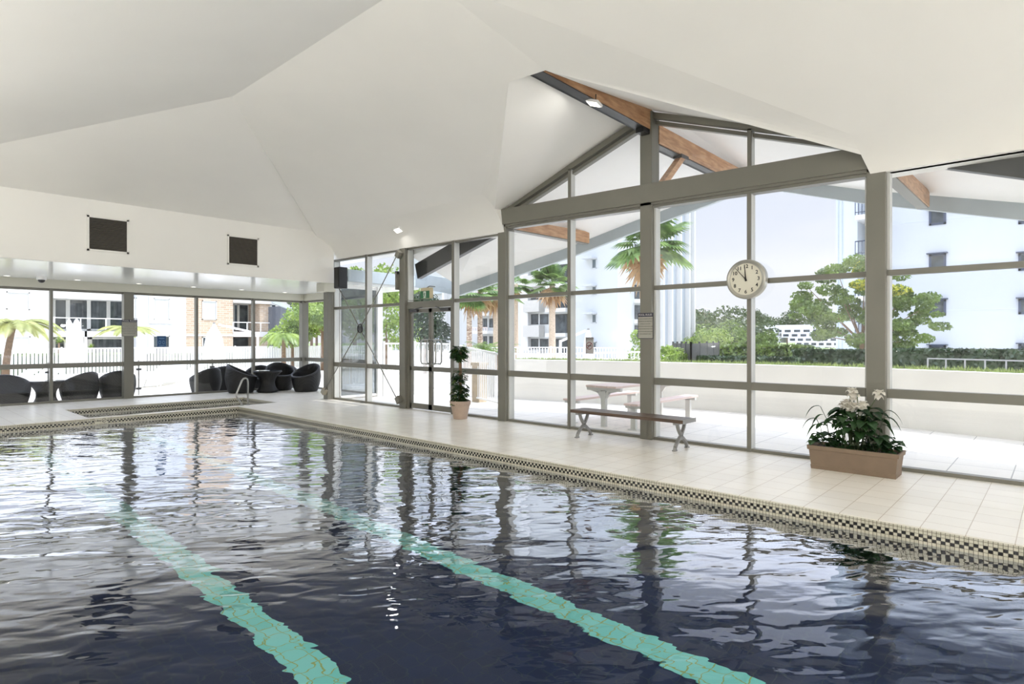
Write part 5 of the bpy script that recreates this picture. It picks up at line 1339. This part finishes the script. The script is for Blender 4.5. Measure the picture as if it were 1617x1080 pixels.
# ---- farther block seen past the door
XL = 60; l0 = onX(808, 500, XL)[1]; l1 = onX(645, 500, XL)[1]
l_ = empty('apartment_block', (XL+5, (l0+l1)/2, -.3), 'distant pale grey block with drying balconies seen between door and column', 'building')
MB().box(XL, XL+8, l0+.5, l1+4, -.3, 22).build('wall', mat('soft_grey_render', (186, 188, 188), rough=.7, var=.02), l_)
FL = lambda m, u0, u1, v0, v1, d0, d1: m.box(XL-d1-.03, XL-d0-.03, u0, u1, v0, v1)
for py in (444, 475, 503, 531):
    for a_, b_ in ((757, 763), (764, 769), (773, 779)): win(l_, dict(r=rX(a_, b_, py, py+14, XL), b=FL, e=.1), 'winglass', 'dark')
    R_ = rX(757, 780, py+14, py+24, XL); MB().box(XL-1.4, XL-.05, R_[0], R_[1], R_[2], R_[2]+.4).build('balcony_slab', M['white'], l_)
    m = MB()
    for k in range(7): yy = R_[0]+(R_[1]-R_[0])*k/6; m.box(XL-1.4, XL-1.34, yy-.04, yy+.04, R_[2]+.4, R_[3])
    m.box(XL-1.42, XL-1.34, R_[0], R_[1], R_[3]-.08, R_[3]); m.build('railing', M['ptimber'], l_)
    win(l_, dict(r=rX(696, 702, py+2, py+16, XL), b=FL, e=.1), 'slitw', 'white')
    MB().box(XL-.3, XL, rX(689, 702, py, py+10, XL)[0], rX(689, 702, py, py+10, XL)[1], onX(695, py, XL)[2]-1.9, onX(695, py, XL)[2]-.1).build('grey_panel', M['panel'], l_)
MB().box(XL-.6, XL, onX(706, 500, XL)[1], onX(702.5, 500, XL)[1], -.3, 22).build('pier', M['white'], l_)

# ---- terraced white building and brick house on the far hillside
XH = 150
h_ = empty('terraced_building', (XH, 25, 0), 'distant white stepped apartment building on the hillside under the big tree', 'building')
for k, (p0, p1, q0, q1) in enumerate(((1207, 1300, 513, 520), (1196, 1232, 519, 532), (1222, 1345, 519, 526), (1234, 1350, 526, 533), (1206, 1228, 531, 541), (1245, 1350, 533, 540), (1256, 1352, 540, 547), (1195, 1368, 546, 556))):
    R_ = rX(p0, p1, q0, q1, XH-k*1.5); xk = XH-k*1.5
    t = MB().box(xk, xk+6, R_[0], R_[1], R_[2], R_[3]); fl2 = t.build('storey', M['roofw'], h_)
    m = MB(); n = 8 if k not in (1, 4) else 2; zz0, zz1 = R_[2]+(R_[3]-R_[2])*.25, R_[2]+(R_[3]-R_[2])*.8
    if k not in (0,):
        for j in range(n): u0 = R_[0]+(R_[1]-R_[0])*(j+.15)/n; u1 = R_[0]+(R_[1]-R_[0])*(j+.8)/n; m.box(xk-.05, xk, u0, u1, zz0, zz1)
        m.build('window_band', M['winglass'], fl2)
R_ = rX(1088, 1105, 493, 506, 140)
hb = empty('house', (140, (R_[0]+R_[1])/2, 0), 'distant brown brick house peeping over the hillside trees', 'building')
MB().box(140, 146, R_[0], R_[1], -.3, R_[3]).build('wall', mat('dull_brick', (150, 134, 120), rough=.8), hb)
for k in range(2):
    u = R_[0]+(R_[1]-R_[0])*(.15+.4*k); MB().box(139.9, 140, u, u+1.0, R_[3]-1.3, R_[3]-.3).build('window', M['wingrey'], hb)
MB().prism([(139.5, R_[0]-.5, R_[3]), (139.5, R_[1]+.5, R_[3]), (139.5, (R_[0]+R_[1])/2, R_[3]+1.2)], (7, 0, 0)).build('roof', mat('grey_tile_roof', (140, 136, 134), rough=.8), hb)

# ================================================================== HEDGES, TREES, PALMS
def hedge(p, q, w, z0, z1, n, label, lm='hedge', size=.09, seed=0):
    p, q = Vector((*p[:2], 0)), Vector((*q[:2], 0)); c_ = (p+q)/2; o = empty('hedge', (c_.x, c_.y, z0), label, 'hedge')
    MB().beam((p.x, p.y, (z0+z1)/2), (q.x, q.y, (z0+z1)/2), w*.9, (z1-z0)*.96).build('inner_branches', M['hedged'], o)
    r = np.random.default_rng(seed+3); d = (q-p); L_ = d.length; d = d/L_; nn = Vector((-d.y, d.x, 0)); V = []; F_ = []
    for k in range(n):
        t = r.uniform(0, L_); f = r.uniform(0, 1)
        if f < .4: off = w/2*r.choice([-1, 1])*r.uniform(.92, 1.05); z = r.uniform(z0, z1)
        else: off = r.uniform(-w/2, w/2); z = z1+r.uniform(-.02, .04)
        if r.uniform() < .5 and f < .4: off = -abs(off) if nn.dot(Vector((-1, 0, 0))) < 0 else abs(off)
        c0 = p+d*t+nn*off; c0 = Vector((c0.x, c0.y, z)); a = Vector(r.normal(size=3)).normalized(); b2 = a.cross(Vector(r.normal(size=3))).normalized(); s = size*r.uniform(.6, 1.3)
        i = len(V); V += [c0-a*s, c0+b2*s*.6, c0+a*s, c0-b2*s*.6]; F_.append((i, i+1, i+2, i+3))
    m = MB(); m.v = [tuple(v) for v in V]; m.f = F_; m.build('leaves', M[lm], o); return o
hedge(at(1130, 540, 34), at(1275, 540, 30), 1.6, -.3, 1.20, 4200, 'clipped green hedge below the hillside trees, centre bay', 'hedge', .12, 1)
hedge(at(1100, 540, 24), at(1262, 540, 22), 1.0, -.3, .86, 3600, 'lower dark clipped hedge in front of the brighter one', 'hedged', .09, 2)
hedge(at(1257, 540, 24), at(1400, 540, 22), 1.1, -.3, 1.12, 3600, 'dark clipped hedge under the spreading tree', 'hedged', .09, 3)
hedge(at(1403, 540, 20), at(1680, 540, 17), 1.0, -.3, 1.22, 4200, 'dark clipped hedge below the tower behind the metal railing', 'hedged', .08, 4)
# grass and groundcover along the wall top: uncountable
m = MB(); r = np.random.default_rng(9); V = []; F_ = []
for k in range(len(inner)-1):
    a = Vector((*outer[k], 0)); b_ = Vector((*outer[k+1], 0)); c0 = Vector((*far[k], 0)); L_ = (b_-a).length
    for j in range(int(L_*420)):
        t, u = r.uniform(), r.uniform()**1.5; q = a.lerp(b_, t).lerp(c0+(b_-a)*t, u); h = r.uniform(.03, .10); az = r.uniform(0, 2*PI)
        q.z = 1.0; dx = Vector((math.cos(az), math.sin(az), 0))*.012; lean = Vector((r.normal()*.03, r.normal()*.03, h)); i = len(V)
        V += [q-dx, q+dx, q+lean]; F_.append((i, i+1, i+2))
m.v = [tuple(v) for v in V]; m.f = F_
tag(m.build('grass_strip', M['grass'], loc=(14, 4, 1.0)), 'yellow-green grass and groundcover growing along the low wall top', 'grass', kind='stuff')
# black mesh enclosure
q0, q1, q2 = at(1063, 540, 25), at(1091, 540, 22.5), at(1135, 540, 30)
me_ = empty('mesh_enclosure', (q1[0], q1[1], -.04), 'black mesh-screened enclosure between the finned tower and the hedge', 'enclosure')
for a_, b_ in ((q0, q1), (q1, q2)):
    MB().beam((a_[0], a_[1], .70), (b_[0], b_[1], .70), .03, 1.45).build('mesh_screen', M['mesh'], me_)
    for k in range(5):
        t = k/4; MB().obox((a_[0]*(1-t)+b_[0]*t, a_[1]*(1-t)+b_[1]*t, .72), (.06, .06, 1.55)).build('post', M['mesh'], me_)
# metal railing at right
q0, q1 = at(1465, 540, 17), at(1700, 540, 14.2)
mr_ = empty('metal_railing', ((q0[0]+q1[0])/2, (q0[1]+q1[1])/2, 0), 'thin grey metal railing in front of the right-hand hedge', 'railing')
rl = MB()
for z in (1.05, ): rl.beam((q0[0], q0[1], z), (q1[0], q1[1], z), .035, .035)
rl.build('top_rail', M['castal'], mr_)
for k in range(8):
    t = k/7; MB().obox((q0[0]*(1-t)+q1[0]*t, q0[1]*(1-t)+q1[1]*t, .5), (.035, .035, 1.1)).build('post', M['castal'], mr_)

def PXB(px, py, d, rx, ry=None, rz=None):   # blob at a sight line; radii in metres
    p_ = at(px, py, d); return (p_[0], p_[1], p_[2], rx, ry or rx, rz or rx)
# big spreading tree
base = at(1361, 540, 26); base = (base[0], base[1], -.3)
K = 26/948
rr = random.Random(77); bl = []; byl = []
for (x, y, rx_, ry_, n_) in ((1300, 468, 44, 20, 9), (1280, 500, 30, 14, 6), (1335, 440, 34, 18, 8), (1372, 420, 26, 9, 6), (1345, 490, 40, 20, 9), (1405, 455, 36, 26, 10), (1440, 478, 26, 22, 8), (1395, 515, 34, 20, 8), (1458, 510, 28, 18, 8), (1430, 545, 30, 12, 6), (1310, 528, 30, 10, 5), (1365, 540, 30, 10, 5), (1466, 488, 16, 12, 4)):
    for q in range(n_):
        px_, py_ = x+rr.uniform(-1, 1)*rx_, y+rr.uniform(-1, 1)*ry_; r_ = rr.uniform(.22, .46)
        bb = PXB(px_, py_, 26+rr.uniform(-1.6, 1.6), r_*1.3, r_*1.3, r_*.6); bl.append(bb)
        if py_ < 470 and px_ > 1340 and rr.random() < .5: byl.append(bb)
blob_tree(base, bl, 22000, .075, 'spreading green tree with yellow blossom behind the big column', 'leafg', name='broadleaf_tree', seed=3, tr=.12, th=2.2, extra=(byl, 3000, 'leafy'))
# hillside trees
hill = [(1112, 545, 60, 1.9, 'leafl', 'bright green bushy tree beside the finned tower', 3), (1140, 512, 95, 4.2, 'leafo', 'tall olive tree, highest on the hillside between tower and clock', 5), (1165, 530, 80, 3.2, 'leafo', 'rounded dark tree just left of the mullion below the clock', 5),
        (1135, 538, 62, 2.6, 'leafg', 'pale green tree over the hedge, right of the mesh enclosure', 4), (1190, 500, 160, 3.0, 'leafo', 'small umbrella-shaped tree right behind the mullion below the clock', 3), (1212, 516, 168, 4.2, 'leafo', 'dark tree on the skyline left of the stepped white building', 3),
        (1243, 509, 175, 5.0, 'leafo', 'broad low tree on the skyline above the stepped white building', 4), (1208, 545, 60, 1.6, 'leafg', 'small yellow-green tree in front of the stepped white building', 3), (1290, 510, 180, 4.0, 'leafo', 'flat dark tree on the skyline behind the spreading tree', 3), (1098, 508, 100, 2.2, 'leafo', 'thin branched tree on the skyline beside the finned tower', 3)]
for k, (x, y, d, R_, lm, lab, nb) in enumerate(hill):
    c0 = at(x, y, d); rr = random.Random(k+40); bs_ = [(c0[0]+rr.uniform(-.6, .6)*R_, c0[1]+rr.uniform(-.8, .8)*R_, c0[2]+rr.uniform(-.4, .35)*R_, R_*rr.uniform(.5, .8), R_*rr.uniform(.6, .9), R_*rr.uniform(.4, .65)) for _ in range(nb+3)]
    blob_tree((c0[0], c0[1], -.3), bs_, 2600, R_*.07, lab, lm, name='hillside_tree', seed=k, tr=.2, group='trees on the far hillside')
for k in range(16):   # backing greenery that closes the hillside
    pass
hs = [(x, 552, 75, 3.0) for x in range(1100, 1170, 16)]
for k, (x, y, d, R_) in enumerate(hs):
    c0 = at(x, 548, d+rng.uniform(-3, 3)); bs_ = [(c0[0], c0[1]+q*R_*.4, .8+rng.uniform(0, .8), R_*.7, R_*.6, 1.3) for q in (-1, 0, 1)]
    labs = ['low shrub mass behind the mesh enclosure', 'low shrub mass above the bright hedge, left part', 'low shrub mass above the bright hedge, third from the finned tower', 'low shrub mass above the bright hedge, fourth from the finned tower', 'low shrub mass left of the clock mullion above the hedge', 'low shrub mass at the clock mullion above the hedge', 'low shrub mass just right of the clock mullion above the hedge']
    o = empty('shrub', (c0[0], c0[1], -.3), labs[k], 'shrub', 'shrubs at the hillside foot')
    leaf_cloud(bs_, 1500, .22, seed=k).build('foliage', M['leafo'], o)
    trunk_mb((c0[0], c0[1], -.3), 1.2, .08, .05).build('stem', M['trunk'], o)
for px_, d_, zt_, lab in ((1052, 22, 1.4, 'yellow-green shrub at the foot of the finned tower'), (1068, 23, 1.2, 'low light shrub beside the mesh enclosure'), (1006, 24, 2.0, 'leafy shrub beside the column at the fence end')):
    p = at(px_, 540, d_); o = empty('shrub', (p[0], p[1], -.04), lab, 'shrub')
    leaf_cloud([(p[0], p[1], .75, .45, .45, .6), (p[0]+.1, p[1], zt_-.35, .3, .35, .35)], 900, .06, seed=int(px_)).build('foliage', M['leafl'], o)
    trunk_mb((p[0], p[1], -.04), .7, .04, .02).build('stem', M['trunk'], o)
# palms seen through the long wall
p = at(872, 540, 35); fan_palm((p[0], p[1], -.3), 4.95+.2, 1.75, 'short fan palm with pale trunk and dead skirt before the grey-white block', 34, 'ptrunk', 26, 2, .19)
p = at(1024, 540, 26); fan_palm((p[0], p[1], -.3), 6.1, 2.5, 'tall fan palm whose crown spreads either side of the ruled-notice column', 34, 'ptrunk', 8, 4, .16)
p = at(741, 540, 29); fan_palm((p[0], p[1], -.3), 4.1, 1.5, 'left of two ringed-trunk palms behind the potted climber', 22, 'strip', 8, 6, .13)
p = at(758, 540, 30); fan_palm((p[0], p[1], -.3), 4.3, 1.5, 'right of two ringed-trunk palms behind the potted climber', 22, 'strip', 8, 7, .13)
p = at(783, 540, 33); fan_palm((p[0], p[1], -.3), 4.6, 1.8, 'yellowing fan palm crown beside the second column from the door', 24, 'ptrunk', 22, 8, .15)
p = at(815, 540, 36); fan_palm((p[0], p[1], -.3), 5.2, 1.3, 'small far fan palm just right of the second column from the door', 18, 'ptrunk', 4, 9, .13)
# ferns and shrubs behind the fence near the door
for px_, py, d_, R_, lm, lab in ((735, 543, 24, 1.0, 'leafg', 'green cycad behind the sloping fence, left of the ringed palms'), (763, 541, 25, 1.2, 'leafg', 'green cycad behind the sloping fence, right of the ringed palms'), (787, 545, 27, 1.0, 'palm', 'green cycad behind the sloping fence near the column')):
    p = at(px_, py, d_); o = empty('cycad', (p[0], p[1], -.04), lab, 'plant'); m = MB(); rr = random.Random(int(px_))
    for k in range(26): frond(m, (p[0], p[1], p[2]-.35), rr.uniform(0, 2*PI), R_*rr.uniform(.8, 1.2), .55, .16, 6, 14, rr.uniform(.4, .9))
    m.build('fronds', M[lm], o); trunk_mb((p[0], p[1], -.04), p[2]-.3, .12, .1).build('trunk', M['trunk'], o)
c0 = at(672, 500, 30); blob_tree((c0[0], c0[1], -.3), [(c0[0], c0[1], c0[2], 1.0, 1.0, 1.3), (c0[0]+.4, c0[1]-.3, c0[2]-.9, .8, .8, .9), (c0[0], c0[1]+.3, c0[2]+.5, .7, .8, .7)], 3600, .09, 'dark leafy tree standing in for a reflection in the left door leaf', 'hedged', seed=21, tr=.12)  # tree added in place of a dark tree mirrored in the door glass
c0 = at(610, 470, 34); blob_tree((c0[0], c0[1], -.3), [(c0[0], c0[1], c0[2], 1.3, 1.3, 2.0), (c0[0]+1.3, c0[1], c0[2]-2.0, 1.5, 1.5, 1.0), (c0[0]-1.5, c0[1]+.6, c0[2]-1, 1.3, 1.3, 1.5)], 3000, .12, 'light green tree beyond the annex corner post', 'leafl', seed=22, tr=.12)
# tree tops over the annex roof
for k, (px_, py, R_, lab) in enumerate(((560, 431, 2.0, 'light tree top showing over the annex roof, left of the bracing ring'), (598, 434, 1.6, 'light tree top showing over the annex roof, near the door column'))):
    c0 = at(px_, py, 40); blob_tree((c0[0], c0[1], -.3), [(c0[0], c0[1], c0[2]-1.0, R_, R_, 1.4), (c0[0]+1.4, c0[1]-1, c0[2]-1.3, R_*.8, R_*.8, 1.0)], 2600, .14, lab, 'leafl', seed=30+k, tr=.15)
# trees outside the annex
for k, (px_, py, d_, R_, rz_, lm, lab) in enumerate(((462, 517, 34, 1.5, 1.25, 'leafl', 'bright green bushy tree left of the annex corner column'), (509, 503, 33, 1.9, .9, 'leafl', 'bright green spreading tree right of the annex corner column'), (500, 490, 40, 1.6, 2.4, 'leafo', 'dark tree behind the bright one right of the annex corner column'), (492, 470, 37, 1.2, 1.5, 'leafl', 'tall light tree at the annex corner column'), (515, 475, 36, 1.6, .9, 'leafl', 'light overhanging tree top by the hall corner column'))):
    c0 = at(px_, py, d_); rr = random.Random(k+9)
    blob_tree((c0[0], c0[1], OZ), [(c0[0]+rr.uniform(-.5, .5)*R_, c0[1]+rr.uniform(-.3, .3)*R_, c0[2]+rr.uniform(-.5, .5)*rz_, R_*.7, R_*.7, rz_*.55) for _ in range(6)], 3800, .09, lab, lm, seed=50+k, tr=.1)
def tree_fern(px_, py, d_, L_, lab, lm, n=20, lean=(0, 0), z0=OZ, name='tree_fern', droop=.75, lift=.5, w=.17, nl=40):
    p = at(px_, py, d_); o = empty(name, (p[0]-lean[0], p[1]-lean[1], z0), lab, 'fern')
    trunk_mb((p[0]-lean[0], p[1]-lean[1], z0), p[2]-z0, .13, .09, lean).build('trunk', M['trunk'], o, smooth=True)
    m = MB(); rr = random.Random(int(px_*3))
    for k in range(n): frond(m, (p[0], p[1], p[2]-.03), 2*PI*k/n+rr.uniform(-.15, .15), L_*rr.uniform(.85, 1.15), droop, w, 9, nl, lift*rr.uniform(.7, 1.3))
    m.build('fronds', M[lm], o); return o
tree_fern(22, 512, 22, 1.75, 'pale yellow-green tree fern at the far left with leaning brown trunk', 'fernl', 30, (.25, 0))
tree_fern(203, 518, 24, 1.3, 'pale yellow tree fern behind the column with the far notice', 'fernl', 22, droop=.5, lift=.35)
tree_fern(448, 529, 30, 1.35, 'bright green tree fern right of the cantilever umbrella mast', 'leafl', 26, droop=.85, lift=.5)
for px_, py, d_, lab in ((93, 541, 40, 'spiky green plant behind the fence, left of the closed umbrellas'), (143, 549, 40, 'small spiky plant behind the fence, right of the closed umbrellas')):
    p = at(px_, py, d_); o = empty('spiky_plant', (p[0], p[1], OZ), lab, 'plant'); m = MB(); rr = random.Random(px_)
    for k in range(40):
        az = rr.uniform(0, 2*PI); el = rr.uniform(-.2, 1.4); L_ = rr.uniform(.5, .75) if px_ < 100 else .35; d = Vector((math.cos(az)*math.cos(el), math.sin(az)*math.cos(el), math.sin(el))); s = Vector((-math.sin(az), math.cos(az), 0))*.04
        m.poly([Vector(p)-s, Vector(p)+d*L_, Vector(p)+s])
    m.build('leaves', M['leafl'], o); trunk_mb((p[0], p[1], OZ), p[2]-OZ, .07, .05).build('stem', M['trunk'], o)
hedge((-1, 35.2), (9.2, 35.2), .8, OZ, .85, 2400, 'low green hedge behind the picket fence at left', 'hedge', .09, 12)
hedge((10.2, 35.2), (15.5, 35.2), .8, OZ, .75, 1800, 'low green hedge behind the picket fence, right of the umbrellas', 'hedge', .09, 13)
hedge((19, 35.4), (24, 35.4), .8, OZ, .7, 1600, 'low green hedge behind the picket fence near the corner column', 'hedge', .09, 14)
